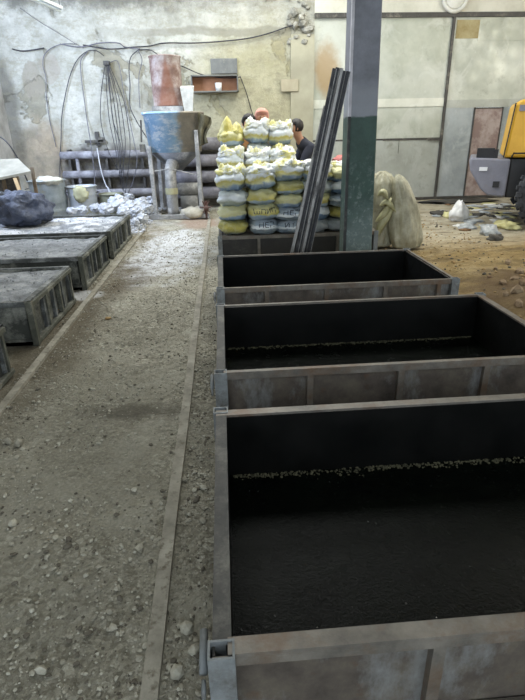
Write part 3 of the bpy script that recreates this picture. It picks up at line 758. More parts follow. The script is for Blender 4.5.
# ------------------------------------------------------------ people (one continuous body each, clothes and hair as parts)
M_SKIN = simple('skin', C(176,128,100), C(190,142,114), 8, .55)
def person(lb, J, cloth, legm, hairm, cap=None, grp=None, face=(0, -1)):
    """J: dict of joint positions; the Skin modifier grows one surface"""
    names = ['hip', 'waist', 'chest', 'neck', 'chin', 'head', 'crown', 'shL', 'elL', 'wrL', 'palL', 'shR', 'elR', 'wrR', 'palR', 'thL', 'knL', 'anL', 'toL', 'thR', 'knR', 'anR', 'toR']
    rad = dict(hip=.15, waist=.135, chest=.155, neck=.06, chin=.075, head=.095, crown=.07, sh=.075, el=.048, wr=.032, pal=.036, th=.095, kn=.06, an=.042, to=.04)
    ed = [('hip', 'waist'), ('waist', 'chest'), ('chest', 'neck'), ('neck', 'chin'), ('chin', 'head'), ('head', 'crown')]
    for s in 'LR': ed += [('chest', 'sh'+s), ('sh'+s, 'el'+s), ('el'+s, 'wr'+s), ('wr'+s, 'pal'+s), ('hip', 'th'+s), ('th'+s, 'kn'+s), ('kn'+s, 'an'+s), ('an'+s, 'to'+s)]
    me = bpy.data.meshes.new('body'); ix = {n: i for i, n in enumerate(names)}
    me.from_pydata([J[n] for n in names], [(ix[a], ix[b]) for a, b in ed], [])
    o = bpy.data.objects.new('body', me); COL.objects.link(o)
    sk = o.modifiers.new('skin', 'SKIN'); sk.use_smooth_shade = True
    for n, i in ix.items():
        k = n[:-1] if n[-1] in 'LR' else n
        d = me.skin_vertices[0].data[i]; r_ = rad[k]; d.radius = (r_, r_); d.use_root = (n == 'hip')
        if k == 'chest': d.radius = (.17, .12)
    sb = o.modifiers.new('sub', 'SUBSURF'); sb.levels = 2; sb.render_levels = 2
    bpy.context.view_layer.update()
    m2 = bpy.data.meshes.new_from_object(o.evaluated_get(bpy.context.evaluated_depsgraph_get()))
    bpy.data.objects.remove(o)
    bm = bmesh.new(); bm.from_mesh(m2)
    # five fingers on each hand
    mb = MB(); mb.bm.free(); mb.bm = bm
    for s in 'LR':
        p, w = V(J['pal'+s]), V(J['wr'+s]); d = (p-w).normalized(); sd = d.cross(V((0, 1, 0)))
        sd = (sd if sd.length > .1 else V((1, 0, 0))).normalized(); dn = d.cross(sd).normalized()
        for k, L in enumerate((.075, .085, .08, .06)):
            a = p+sd*(.024-.016*k)+d*.015
            mb.tube([a, a+d*L*.45, a+d*L*.8+dn*.014, a+d*L+dn*.03], [.010, .009, .008, .006], 8)
        a = p+sd*.028-d*.03; mb.tube([a, a+sd*.028+d*.02, a+sd*.036+d*.05], [.012, .011, .008], 8)
    # nose and ears
    hd = V(J['head']); fv = V((face[0], face[1], 0)).normalized(); sv = V((fv.y, -fv.x, 0)); hz = hd.z
    mb.tube([hd+fv*.08+V((0,0,.02)), hd+fv*.108-V((0,0,.012)), hd+fv*.085-V((0,0,.028))], [.008, .015, .010], 8)
    for s in (-1, 1): mb.blob(hd+sv*s*.095, (.014, .02, .03), .05, 2, 1, 10, 6)
    segs = [(a, b) for a, b in ed]
    def near(v):
        best = None
        for a, b in segs:
            A, B = V(J[a]), V(J[b]); t = max(0, min(1, (v-A).dot(B-A)/max(1e-9, (B-A).length_squared))); d = (v-A.lerp(B, t)).length
            if best is None or d < best[0]: best = (d, a, b, t)
        return best
    reg = {}
    for v in bm.verts:
        d, a, b, t = near(v.co)
        if a in ('chin', 'head') or b == 'chin' or a[:2] == 'wr' or (b[:2] == 'wr' and t > .85): reg[v.index] = 's'
        elif a[:2] in ('th', 'kn', 'an') or (b[:2] == 'th'): reg[v.index] = 't' if a[:2] != 'an' else 'b'
        elif a == 'hip' and b == 'waist' and t < .25: reg[v.index] = 't'
        else: reg[v.index] = 'j'
    bm.verts.ensure_lookup_table(); bm.normal_update()
    root = empty('person', (J['hip'][0], J['hip'][1], 0), lb, 'person', grp)
    def region(keys, off, name, mat):
        n = MB(); mp = {}
        for f in bm.faces:
            if all(reg.get(v.index, 's') in keys for v in f.verts):
                for v in f.verts:
                    if v not in mp: mp[v] = n.bm.verts.new(v.co+v.normal*off+v.normal*.008*noise.noise(v.co*12))
                n._f([mp[v] for v in f.verts])
        if len(n.bm.verts): 
            q = obj(name, n, mat, root, True)
            sl = q.modifiers.new('thick', 'SOLIDIFY'); sl.thickness = .006; sl.offset = -1
    region('j', .022, 'jacket', cloth); region('tj'[:1], .016, 'trousers', legm); region('b', .014, 'boots', M_BOOT)
    hm = MB(); hm.blob(hd+V((0, 0, .035))-fv*.015, (.112, .118, .108), .06, 4, 3, 26, 14)
    for v in list(hm.bm.verts):   # trim the hair off the face
        r_ = v.co-hd
        if r_.dot(fv) > .03 and r_.z < .06: v.co -= fv*(r_.dot(fv)-.03)
    if cap:
        obj('knitted_cap', hm, cap, root, True)
    else: obj('hair', hm, hairm, root, True)
    for s in (-1, 1): obj('eye', MB().blob(hd+fv*.088+sv*s*.034+V((0,0,.012)), (.012, .012, .009), 0, 1, 0, 10, 6), simple('dark eye', C(30,24,20), None, 3, .2) if 'dark eye' not in bpy.data.materials else bpy.data.materials['dark eye'], root, True)
    mb2 = MB(); mb2.bm.free(); mb2.bm = bm
    obj('body', mb2, M_SKIN, root, True)
    return root
M_BOOT = simple('black boot rubber', C(28,28,28), C(40,40,40), 8, .5)
M_NAVY = simple('dark navy cloth', C(30,32,44), C(48,50,64), 5, .85, bump=.5, bscale=10)
M_TAN = simple('tan orange work cloth', C(150,104,62), C(176,130,84), 5, .85, bump=.5, bscale=10)
M_GREYC = simple('grey work cloth', C(120,118,106), C(150,148,134), 5, .85, bump=.5, bscale=10)
M_PINK = simple('faded red cloth', C(166,92,86), C(190,122,112), 5, .85, bump=.5, bscale=10)
M_TROU = simple('dark trousers cloth', C(44,44,48), C(58,58,60), 6, .9)
M_HAIR = simple('dark hair', C(22,18,16), C(40,32,28), 25, .6)
M_CAP = simple('dusty pink knit', C(196,134,118), C(214,160,144), 14, .9, bump=.5, bscale=60)
def stand(x, y, z0, H, lean=(0, 0), face=(0, -1), headoff=(0, 0, 0)):
    k = H/1.75; sx = V((-face[1], face[0], 0)).normalized(); f = V((face[0], face[1], 0)).normalized()
    L = V((lean[0], lean[1], 0)); P = lambda a, b, z, l=0: V((x, y, z0))+sx*a*k+f*b*k+V((0, 0, z*k))+L*l
    h = V(headoff)
    return dict(hip=P(0, 0, .93), waist=P(0, 0, 1.1, .25), chest=P(0, 0, 1.33, .6), neck=P(0, .02, 1.48, .85)+h*.5, chin=P(0, .03, 1.56, .95)+h, head=P(0, .02, 1.64, 1)+h, crown=P(0, .01, 1.70, 1)+h,
        shL=P(-.18, 0, 1.39, .65), elL=P(-.27, .06, 1.12, .6), wrL=P(-.2, .27, 1.05, .6), palL=P(-.17, .34, 1.06, .6), shR=P(.18, 0, 1.39, .65), elR=P(.27, .06, 1.12, .6), wrR=P(.2, .27, 1.05, .6), palR=P(.17, .34, 1.06, .6),
        thL=P(-.1, 0, .86), knL=P(-.11, .02, .48), anL=P(-.12, 0, .08), toL=P(-.13, .15, .04), thR=P(.1, 0, .86), knR=P(.11, .02, .48), anR=P(.12, 0, .08), toR=P(.13, .15, .04))
pal = MB()
for i in range(7): pal.box(-.1+i*.17, .03+i*.17, 8.12, 8.95, .11, .135)
pl_ = empty('wooden_pallet', (.5, 8.5, 0), 'grey wooden pallet under the feet of the people behind the sack stack', 'pallet')
obj('deck', pal, simple('grey pallet wood', C(110,104,92), C(140,132,116), 8, .9), pl_)
for y in (8.16, 8.52, 8.88): obj('bearer', MB().box(-.1, 1.05, y-.04, y+.04, 0, .11), bpy.data.materials['grey pallet wood'], pl_)
p1 = at(248, 121, 8.45); person('dark-haired person in tan jacket behind the sacks, only the top of the head showing', stand(p1.x-.1, 8.55, .14, 1.72, lean=(.12, -.06), face=(-.35, -1), headoff=(0, -.02, 0)), M_TAN, M_TROU, M_HAIR)
p2 = at(262, 117, 8.45); person('person in a pinkish cap behind the sack stack', stand(p2.x, 8.5, .14, 1.80, face=(.25, 1)), M_GREYC, M_TROU, M_HAIR, cap=M_CAP)
# bending person in navy: hips to one side, head towards the sacks
bx = at(296, 131, 8.5); B = lambda dx, dy, z: V((bx.x+dx, bx.y+dy, z+(.06*min(1, z/.9))))
person('dark-haired person in a navy jacket bending over beside the sack stack', dict(hip=B(.44, .1, .93), waist=B(.36, .08, 1.09), chest=B(.18, .03, 1.30), neck=B(.06, .0, 1.45), chin=B(.01, -.02, 1.53), head=B(-.01, -.02, 1.61), crown=B(-.005, -.01, 1.67),
   shL=B(.2, -.16, 1.31), elL=B(.06, -.22, 1.06), wrL=B(-.12, -.2, .92), palL=B(-.19, -.2, .88), shR=B(.16, .2, 1.33), elR=B(.02, .26, 1.08), wrR=B(-.14, .2, .92), palR=B(-.21, .2, .88),
   thL=B(.45, 0, .86), knL=B(.4, -.02, .48), anL=B(.46, 0, .08), toL=B(.33, -.03, .04), thR=B(.45, .2, .86), knR=B(.4, .2, .48), anR=B(.46, .2, .08), toR=B(.33, .2, .04)), M_NAVY, M_TROU, M_HAIR, face=(-1, -.2))
bx = at(338, 152, 9.1); B = lambda dx, dy, z: V((bx.x+dx, bx.y+dy, z))
person('person in a faded red jacket bent forward behind the green pillar', dict(hip=B(.55, .05, .93), waist=B(.42, .03, 1.06), chest=B(.12, .0, 1.15), neck=B(-.05, -.02, 1.12), chin=B(-.13, -.03, 1.06), head=B(-.2, -.03, 1.04), crown=B(-.25, -.03, 1.04),
   shL=B(.08, -.17, 1.16), elL=B(.02, -.2, .88), wrL=B(-.08, -.18, .66), palL=B(-.11, -.18, .59), shR=B(.08, .17, 1.16), elR=B(.02, .2, .88), wrR=B(-.08, .18, .66), palR=B(-.11, .18, .59),
   thL=B(.57, -.05, .86), knL=B(.5, -.07, .48), anL=B(.58, -.07, .08), toL=B(.44, -.08, .04), thR=B(.57, .15, .86), knR=B(.5, .15, .48), anR=B(.58, .15, .08), toR=B(.44, .15, .04)), M_PINK, M_TROU, M_HAIR, face=(-1, -.1))

# ------------------------------------------------------------ hopper mixer
M_BLUE = NT('chipped blue paint', .55)
t = M_BLUE; sp = t.sep()
c = t.ramp(t.noise(3, 7, .7), [(.3, C(110,152,192)), (.7, C(170,200,224))])
c = t.mix(t.math('MULTIPLY', t.ramp(t.noise(7, 8, .75, stretch=(.6, 1, 1.6)), [(.5, 0.), (.6, 1.)]), .8), c, C(222,228,234))
c = t.mix(t.math('MULTIPLY', t.step(t.math('ADD', sp[0], t.math('MULTIPLY', t.noise(5, 5), .3)), -.72, -.58), .85), c, t.ramp(t.noise(5, 5), [(.3, C(122,106,80)), (.7, C(164,150,122))]))
t.col(c); t.bump(t.noise(20, 5), .4, .006); M_BLUE = t.m
M_CEMD = dusty('cement dusted steel', C(104,104,102), C(142,142,140), C(184,182,176), .5, 8)
M_CONE = dusty('dark dusty cone steel', C(70,72,76), C(98,100,104), C(140,140,138), .3, 6)
hx, hy = -.93, 11.4
hp = empty('hopper_mixer', (hx, hy, 0), 'blue cylindrical cement hopper on legs with a conical bottom, standing before the back wall', 'mixer')
prof = [(.535, 1.30), (.60, 2.0), (.625, 2.0), (.625, 2.04), (.585, 2.04), (.585, 1.96)]
obj('drum', MB().lathe(prof, (hx, hy, 0), 40), M_BLUE, hp, True)
obj('cone', MB().lathe([(.12, .94), (.535, 1.30)], (hx, hy, 0), 40), M_CONE, hp, True)
obj('lid', MB().lathe([(.58, 2.0), (.56, 2.035)], (hx, hy, 0), 40), M_CEMD, hp)
for (a, b_) in (((-1.42, 10.98, 1.42), (-1.40, 10.9, .1)), ((-.47, 10.98, 1.7), (-.46, 10.9, .1)), ((-1.35, 11.9, 1.4), (-1.38, 11.95, .1)), ((-.5, 11.9, 1.4), (-.48, 11.95, .1))):
    obj('leg', MB().bar(a, b_, .115, .08), M_CEMD, hp, bevel=.008)
    obj('leg_shoe', MB().box(b_[0]-.1, b_[0]+.1, b_[1]-.1, b_[1]+.1, .08, .12), M_CEMD, hp)
obj('base_skid', MB().box(-1.55, -.3, 10.78, 10.9, .02, .1).box(-1.55, -.3, 11.9, 12.02, .02, .1).box(-1.5, -1.38, 10.9, 11.9, .02, .1).box(-.45, -.33, 10.9, 11.9, .02, .1), M_CEMD, hp)
obj('discharge_tube', MB().tube(smoothpts([(-.93, 11.35, 1.05), (-1.0, 11.1, 1.1), (-1.04, 11.0, .95), (-1.05, 10.98, .6), (-1.05, 10.98, .1)], 5), [.115]*20+[.12], 16), M_CEMD, hp, True)
obj('tube_collar', MB().lathe([(.128, .5), (.128, .62)], (-1.05, 10.98, 0), 16), dusty('yellowed collar', C(140,138,110), C(170,166,130), C(110,108,96), .3), hp)
obj('brace_wire', MB().tube([(-1.4, 10.93, .95), (-1.04, 10.9, 1.0), (-.47, 10.94, .85)], .01, 6), M_CEMD, hp)
obj('pump_body', MB().lathe([(.10, -.25), (.13, -.22), (.13, .22), (.10, .25)], (-.72, 11.4, .55), 20, 'x').box(-.9, -.55, 11.25, 11.55, .1, .42), M_CEMD, hp, True)
obj('side_bracket', MB().box(-1.6, -1.5, 10.95, 11.05, 1.32, 1.46).bar((-1.53, 11, 1.9), (-1.56, 11, 1.5), .03, .03), M_DARKSTEEL, hp)
# cement spilled over the skid
obj('cement_spill', MB().blob((-.62, 10.95, .1), (.3, .22, .14), .25, 3, 5, 24, 10, zmin=.02), simple('spilled cement', C(150,144,126), C(180,174,158), 8, .95), hp, True)
vm = MB().lathe([(.02, -.05), (.06, -.04), (.06, .04), (.02, .05)], (-.36, 10.8, .22), 12, 'x').tube([(-.36, 10.8, .02), (-.36, 10.8, .36)], .03, 8)
for k in range(6): vm.tube([(-.36, 10.78, .22), (-.36+.13*math.cos(k*1.05), 10.76, .25+.13*math.sin(k*1.05))], .014, 6)
obj('valve_wheel', vm, simple('dark brown valve', C(60,40,34), C(86,60,50), 6, .6), hp)
# red-brown drum on top
M_RUST = NT('rusty dusted drum', .75); t = M_RUST; sp = t.sep()
c = t.ramp(t.noise(3, 7, .7), [(.3, C(96,72,62)), (.45, C(124,100,90)), (.62, C(170,160,154))])
ax = t.math('ABSOLUTE', t.math('SUBTRACT', sp[0], -.97)); wd = t.math('MULTIPLY', t.math('SUBTRACT', 3.0, sp[2]), .22)
c = t.mix(t.math('MULTIPLY', t.step(t.math('SUBTRACT', ax, wd), .04, -.03), .75), c, C(116,70,46))
t.col(c); t.bump(t.noise(8, 6), .4, .02)
dr = empty('rusty_drum', (-1.0, 11.35, 2.04), 'rust-red dusty upright drum standing on the blue hopper', 'drum')
b = MB().lathe([(.27, 2.14), (.285, 2.16), (.285, 2.16), (.295, 2.45), (.30, 2.47), (.295, 2.49), (.30, 2.75), (.305, 2.77), (.30, 2.79), (.30, 2.98), (.315, 3.0), (.315, 3.02), (.29, 3.02), (.28, 2.97)], (-1.0, 11.35, 0), 36)
obj('shell', b, M_RUST.m, dr, True)
obj('foot_frame', MB().box(-1.3, -.7, 11.05, 11.12, 2.04, 2.14).box(-1.3, -.7, 11.58, 11.65, 2.04, 2.14).box(-1.3, -1.24, 11.1, 11.6, 2.05, 2.13).box(-.76, -.7, 11.1, 11.6, 2.05, 2.13), M_CEMD, dr)
# chute beside it
ch = MB(); x0, x1, y0, y1 = -.72, -.46, 10.98, 11.2
ch.hexa([(x0+.05, y0, 2.04), (x1-.05, y0, 2.04), (x1-.05, y1, 2.04), (x0+.05, y1, 2.04), (x0, y0-.05, 2.45), (x1, y0-.05, 2.45), (x1, y1, 2.5), (x0, y1, 2.5)])
obj('metal_chute', ch, simple('bright cement splashed sheet', C(190,190,182), C(224,224,218), 7, .5, .2), label='pale metal chute box standing on the hopper lid beside the rusty drum', cat='chute')
# cloth on the hopper's side
cb = MB()
def cf(u, v):
    x = -.42+.26*u*(1-.45*v)+.03*math.sin(v*7)*u; z = 2.02-v*.62*(1-.25*u)-.1*u
    return (x, 11.0+.05*math.sin(u*9+v*3)-.04*v, z)
cb.grid(cf, 16, 16); o = obj('draped_cloth', cb, simple('dirty olive cloth', C(58,56,42), C(100,94,70), 6, .95, bump=.5), label='dirty olive cloth hanging from the hopper rim on the side of the sacks', cat='cloth', smooth=True)
sl = o.modifiers.new('t', 'SOLIDIFY'); sl.thickness = .02

# ------------------------------------------------------------ heating pipes on the wall
M_PIPE = simple('dust topped whitewashed pipe', C(96,94,98), C(166,166,172), 3, .8, bump=.3)
M_PIPED = simple('dusty grey pipe', C(78,76,80), C(140,138,144), 3, .8, bump=.3)
def register(xa, xb, zs, r, lb, yy, M_PIPE=M_PIPE):
    e = empty('heating_pipes', ((xa+xb)/2, yy, min(zs)-r), lb, 'pipes')
    for z in zs:
        obj('pipe', MB().lathe([(r*.6, xa-.02), (r, xa), (r, xb), (r*.6, xb+.02)], (0, yy, z), 20, 'x'), M_PIPE, e, True)
    for x in (xa+.18, (xa+xb)/2, xb-.2):
        obj('bracket', MB().box(x-.025, x+.025, yy-.02, WY-.01, min(zs)-.05, max(zs)+.12), M_DARKSTEEL, e)
    obj('end_link', MB().tube([(xa+.35, yy, min(zs)), (xa+.35, yy, max(zs))], .04, 8), M_PIPE, e, True)
    return e
register(-3.65, -1.62, (1.24, .82, .40), .085, 'three thick whitewashed heating pipes on the back wall behind the hanging cables', WY-.22)
register(-1.3, .3, (1.42, 1.06, .70, .34), .135, 'four thick grey heating pipes on the back wall between hopper and sacks', WY-.22, M_PIPED)
vv = MB(); p = at(97, 141, WY-.12)
vv.box(p.x-.28, p.x+.18, WY-.1, WY-.05, p.z-.04, p.z+.02).box(p.x-.04, p.x+.04, WY-.07, WY, p.z-.1, p.z+.2).box(p.x+.02, p.x+.14, WY-.1, WY-.05, p.z-.02, p.z+.08)
obj('wall_bracket', vv, M_DARKSTEEL, label='dark cross-shaped steel bracket on the wall above the heating pipes', cat='bracket')
# ------------------------------------------------------------ things on the wall
M_BOXW = simple('thin brown board', C(150,104,74), C(170,122,90), 5, .7)
M_GREYF = dusty('grey painted board', C(96,98,96), C(118,120,116), C(140,138,126), .2)
sf = empty('wall_shelf', (-.05, WY-.25, 2.47), 'open shallow wooden box shelf on the back wall above the hopper side', 'shelf')
x0, x1, z0, z1, ya = -.58, .46, 2.48, 2.82, WY-.28
obj('back_board', MB().box(x0, x1, WY-.03, WY-.005, z0, z1), M_BOXW, sf)
for a in ((x0, x1, ya, WY-.03, z0, z0+.025), (x0, x1, ya, WY-.03, z1-.025, z1), (x0, x0+.025, ya, WY-.03, z0, z1), (x1-.025, x1, ya, WY-.03, z0, z1)):
    obj('frame_board', MB().box(*a), M_GREYF, sf)
cupc = (.02, WY-.15)
obj('white_cup', MB().lathe([(.06, 2.505), (.08, 2.67), (.07, 2.67), (.055, 2.52)], (cupc[0], cupc[1], 0), 18), simple('white enamel', C(228,228,224), None, 5, .4), label='white cup standing inside the open wall shelf', cat='cup', smooth=True)
obj('wall_panel', MB().box(-.13, .46, WY-.05, WY, 2.86, 3.16), M_GREYF, label='grey rectangular panel on the back wall directly above the box shelf', cat='panel', bevel=.01)
jb = empty('junction_box', (1.63, WY-.03, 2.48), 'small beige cover plate on the wall beside the pilaster', 'cover plate')
obj('cover', MB().box(1.43, 1.83, WY-.09, WY-.06, 2.48, 2.73), simple('beige cover', C(158,150,126), C(172,164,140), 5, .7), jb, bevel=.008)
obj('back_box', MB().box(1.45, 1.81, WY-.06, WY, 2.5, 2.71), M_GREYF, jb)
# round ring lamp high on the lintel wall
rl = at(456, -3, WY-.1); ring = [(rl.x+.26*math.cos(a), WY-.07, rl.z+.26*math.sin(a)) for a in [2*PI*i/28 for i in range(29)]]
e = empty('round_wall_lamp', (rl.x, WY, rl.z-.3), 'white round wall fitting above the steel gate', 'lamp')
obj('ring', MB().tube(ring, .045, 8), simple('white lamp enamel', C(222,222,214), C(200,200,192), 4, .5), e, True)
obj('diffuser', MB().lathe([(.23, -.07), (.2, -.1), (.1, -.12)], (rl.x, WY, rl.z), 24, 'y'), bpy.data.materials['white lamp enamel'], e, True)
# batten lamp near the ceiling
a, b_ = at(22, -9, 10.6), at(60, 8, 11.6)
e = empty('batten_lamp', a.lerp(b_, .5), 'white batten light fitting hanging high in the corner of the hall', 'lamp')
obj('housing', MB().bar(a, b_, .12, .05), simple('white sheet housing', C(225,228,224), None, 4, .5), e)
obj('tube', MB().tube([a+V((0, 0, -.06)), b_+V((0, 0, -.06))], .02, 10), simple('grey glass tube', C(190,196,190), None, 4, .3), e)
for p in (a, b_): obj('hanger', MB().tube([p, V((p.x, p.y, 5.6))], .008, 6), M_DARKSTEEL, e)

# ------------------------------------------------------------ cables
M_CAB = simple('black cable rubber', C(34,34,38), C(60,60,66), 6, .6)
M_CABG = simple('grey cable', C(78,78,86), C(118,118,126), 6, .6)
M_CABW = simple('pale hose plastic', C(176,178,184), C(206,208,212), 6, .5)
def cable(pts, r, mat, lb, y=WY-.06, grp=None, ex=None):
    P = []
    for q in pts: P.append(at(q[0], q[1], q[2] if len(q) > 2 else y))
    o = obj('cable', MB().tube(smoothpts(P, 7), r*.62, 6), mat, label=lb, cat='cable', group=grp, smooth=True); return o
cable([(77,44),(62,44),(50,49),(44,56),(43,66),(46,78),(46,92),(48,108),(50,122),(54,138),(56,147)], .014, M_CABG, 'grey cable looping down the wall near the peeled corner')
cable([(104,56),(97,51),(88,51),(78,59),(71,73),(66,92),(62,115),(61,140),(60,166),(60,182,12.6)], .016, M_CAB, 'dark cable arching from the bundle down towards the metal barrel')
cable([(88,51),(81,60),(81,75),(84,98),(87,120),(91,145,12.6),(94,170,12.5),(95,188,12.4)], .016, M_CABG, 'grey cable hanging straight beside the bundle, ending above the small bucket')
B0 = [(105,66),(106,66),(107,67),(107,66),(108,66),(109,67),(110,67),(108,65)]
B1 = [(101,95),(107,96),(110,96),(113,97),(116,96),(119,98),(123,98),(110,92)]
B2 = [(101,122),(110,124),(114,126),(117,125),(120,127),(124,127),(128,124),(113,120)]
B3 = [(108,150),(116,152),(118,152),(120,155),(123,152),(125,150),(130,150),(121,148)]
B4 = [(118,170),(117,170),(121,180),(123,190),(124,192),(120,185),(125,196),(119,178)]
for i in range(8):
    cable([(107,63,12.8), B0[i], B1[i], B2[i], (*B3[i], 12.5), (*B4[i], 12.45)], .013, M_CAB, 'cable hanging in the dense dark bundle from one hook on the wall', 12.78, 'cables of the hanging bundle')
obj('cable_hook', MB().box(-2.45, -2.33, WY-.16, WY, 3.05, 3.13).tube([(-2.39, WY-.14, 3.1), (-2.39, WY-.2, 3.02), (-2.39, WY-.14, 2.98)], .014, 6), M_DARKSTEEL, label='small iron hook from which the cable bundle hangs', cat='hook')
cable([(107,64),(117,61),(121,75),(124,95),(129,118),(134,142,12.6),(137,160,12.4),(134,178,12.4),(127,196,12.4)], .013, M_CABG, 'thin grey cable drooping outside the bundle, nearer the hopper')
cable([(138,50),(131,57),(129,68),(130,85),(130,106),(136,120,12.3),(145,135,11.9),(150,141,11.4)], .016, M_CAB, 'black cable dropping from the wall wires to the hopper side')
cable([(138,50),(142,60),(139,75),(139,92),(140,108)], .014, M_CABG, 'short grey cable hanging between bundle and rusty drum')
cable([(83,45),(110,49),(135,47),(150,46),(165,43),(195,43),(225,41),(250,38),(270,33),(284,28),(297,24)], .022, M_CAB, 'thick dark cable strung across the wall up to the pilaster')
cable([(60,44),(80,47),(100,43),(118,43),(125,47),(140,49)], .02, M_CABG, 'grey twisted cable lying along the wall joint')
cable([(12,49),(22,51),(33,50),(44,48)], .022, M_CAB, 'short black cable end along the crack near the corner')
cable([(20,8),(40,22),(60,34),(76,44),(84,48)], .01, M_CABG, 'thin slanting wire from the ceiling corner to the wall cables')
cable([(138,50),(150,50),(160,56),(172,62),(186,68),(200,74),(214,77),(228,78),(240,77)], .018, M_CAB, 'black cable passing behind the drum to the box shelf')
cable([(240,76),(246,92),(252,112),(256,124,12.3)], .016, M_CAB, 'black cable dropping from the box shelf end behind the people')
cable([(-22,139,10.6),(-10,136,10.6),(0,137,10.6),(10,146,10.6),(20,163,10.7),(27,180,10.8),(33,190,10.9)], .02, M_CAB, 'thick black cable curving down over the bench to the barrel')
cable([(97,148,12.3),(101,170,12.2),(106,185,12.1),(113,195,12.0),(122,200,11.8)], .02, M_CABW, 'pale hose hanging down to the white lumps')
cable([(106,186,12.),(109,190,11.8),(108,200,11.6),(104,207,11.5),(101,210,11.4)], .02, M_CABW, 'pale hose bent over the small bucket')
cable([(97,152,12.4),(105,156,12.4),(118,157,12.4)], .014, M_CABG, 'thin cable sagging across to the bundle over the upper pipe')

# ------------------------------------------------------------ barrels, bucket, bench and bundle
def galv(name, a, b, stain=None):
    t = NT(name, .5, .35); c = t.ramp(t.noise(4, 7, .7), [(.3, a), (.7, b)])
    c = t.mix(t.ramp(t.noise(3, 8, .75), [(.55, 0.), (.65, 1.)]), c, C(150,146,118))
    t.col(c); t.bump(t.noise(12, 4), .2, .01); return t.m
def barrel(c, r0, r1, h, mat, lb, rings=(.35, .45, .55), handles=True):
    e = empty('metal_tub', (c[0], c[1], c[2]), lb, 'tub')
    pr = [(r0*.96, 0), (r0, .02)]
    for t_ in [i/30 for i in range(1, 30)]:
        rr = lerp(r0, r1, t_)+sum(.014*math.exp(-((t_-q)/.018)**2) for q in rings); pr.append((rr, t_*h))
    pr += [(r1, h-.02), (r1+.02, h-.02), (r1+.02, h), (r1-.015, h), (r1-.02, h-.08), (r0-.03, .04)]
    pr = [(a, b+c[2]) for a, b in pr]
    obj('shell', MB().lathe(pr, (c[0], c[1], 0), 36, wob=lambda t, h_: 1+.015*math.sin(t*3+h_*4)), mat, e, True)
    if handles:
        for s in (-1, 1):
            q = V((c[0]+s*(r1+.01), c[1]-.05, c[2]+h*.82))
            obj('handle', MB().tube([q+V((0, -.07, 0)), q+V((s*.05, -.06, -.01)), q+V((s*.05, .06, -.01)), q+V((0, .07, 0))], .01, 6), M_DARKSTEEL, e)
    return e
G1 = galv('galvanized tub zinc', C(116,124,124), C(160,166,166)); G2 = galv('pale galvanized zinc', C(150,156,160), C(192,196,200))
barrel((-3.53, 11.0, 0), .31, .35, .84, G1, 'tall dented galvanized tub behind the dark bundle', (.3, .5, .56, .62))
barrel((-2.9, 11.15, 0), .26, .29, .70, G2, 'pale galvanized tub with a yellow patch, between the tall tub and small bucket', (.4, .75))
barrel((-2.36, 11.3, 0), .2, .24, .52, galv('olive bucket', C(110,112,96), C(140,140,120)), 'small olive-grey bucket under the hanging cables', (.5,), True)
ys_ = obj('splashed_rag', MB().blob((-2.86, 10.86, .56), (.14, .05, .14), .3, 1.6, 4, 26, 16, crump=.4), simple('yellowish rag', C(146,143,112), C(176,173,140), 6, .9), label='yellowish rag over the rim of the pale galvanized tub', cat='rag', smooth=True)
obj('crumpled_sheet', MB().blob((-3.42, 10.72, .84), (.24, .08, .08), .5, 3, 9, 24, 12), simple('grey-white scraps', C(170,168,150), C(206,204,190), 8, .9), label='crumpled pale scrap over the rim of the tall galvanized tub', cat='scrap', smooth=True)

bt = empty('work_bench', (-4.1, 10.0, 0), 'low bench with an off-white top board in the corner behind the dark bundle', 'bench')
q = [at(-10, 179.5, 9.5), at(31, 171, 9.7), at(18, 158.5, 10.3), at(-12, 159.5, 10.3)]
dn = V((0, 0, -.04))
obj('top_board', MB().hexa([p+dn for p in q]+q), simple('off-white board', C(118,115,102), C(146,142,128), 3, .6), bt)
for v, dx in ((q[0], .08), (q[1], -.1), (q[3], .08), (q[2], -.06)):
    dy = .36 if v.y < 10 else -.06
    obj('leg', MB().bar((v.x+dx, v.y+dy, 0), (v.x+dx, v.y+dy, v.z+(.045 if v.y < 10 else -.05)), .05, .05), simple('raw bench timber', C(96,84,68), C(124,110,90), 6, .9) if 'raw bench timber' not in bpy.data.materials else bpy.data.materials['raw bench timber'], bt)
obj('back_panel', MB().box(q[3].x+.1, q[2].x-.08, 10.16, 10.18, .3, q[2].z-.06), M_DARKSTEEL, bt)
obj('storage_box', MB().box(-3.95, -3.55, 9.72, 10.1, 0, .72), simple('orange-brown brick box', C(150,92,62), C(176,116,84), 6, .85), label='orange-brown box beneath the off-white bench', cat='box', bevel=.015)
obj('leaning_plank', MB().bar((-3.35, 9.35, .02), (-3.62, 9.62, .98), .06, .02), simple('fresh plank wood', C(170,146,110), C(190,166,130), 6, .8), label='narrow light plank leaning against the off-white bench', cat='plank')
obj('leaning_board', MB().bar((-3.75, 9.2, .03), (-4.12, 9.32, 1.1), .22, .02, up=(0, 1, 0)), simple('greenish grey board', C(128,132,124), C(150,154,146), 4, .8), label='greenish grey board leaning before the bench at the picture edge', cat='board')
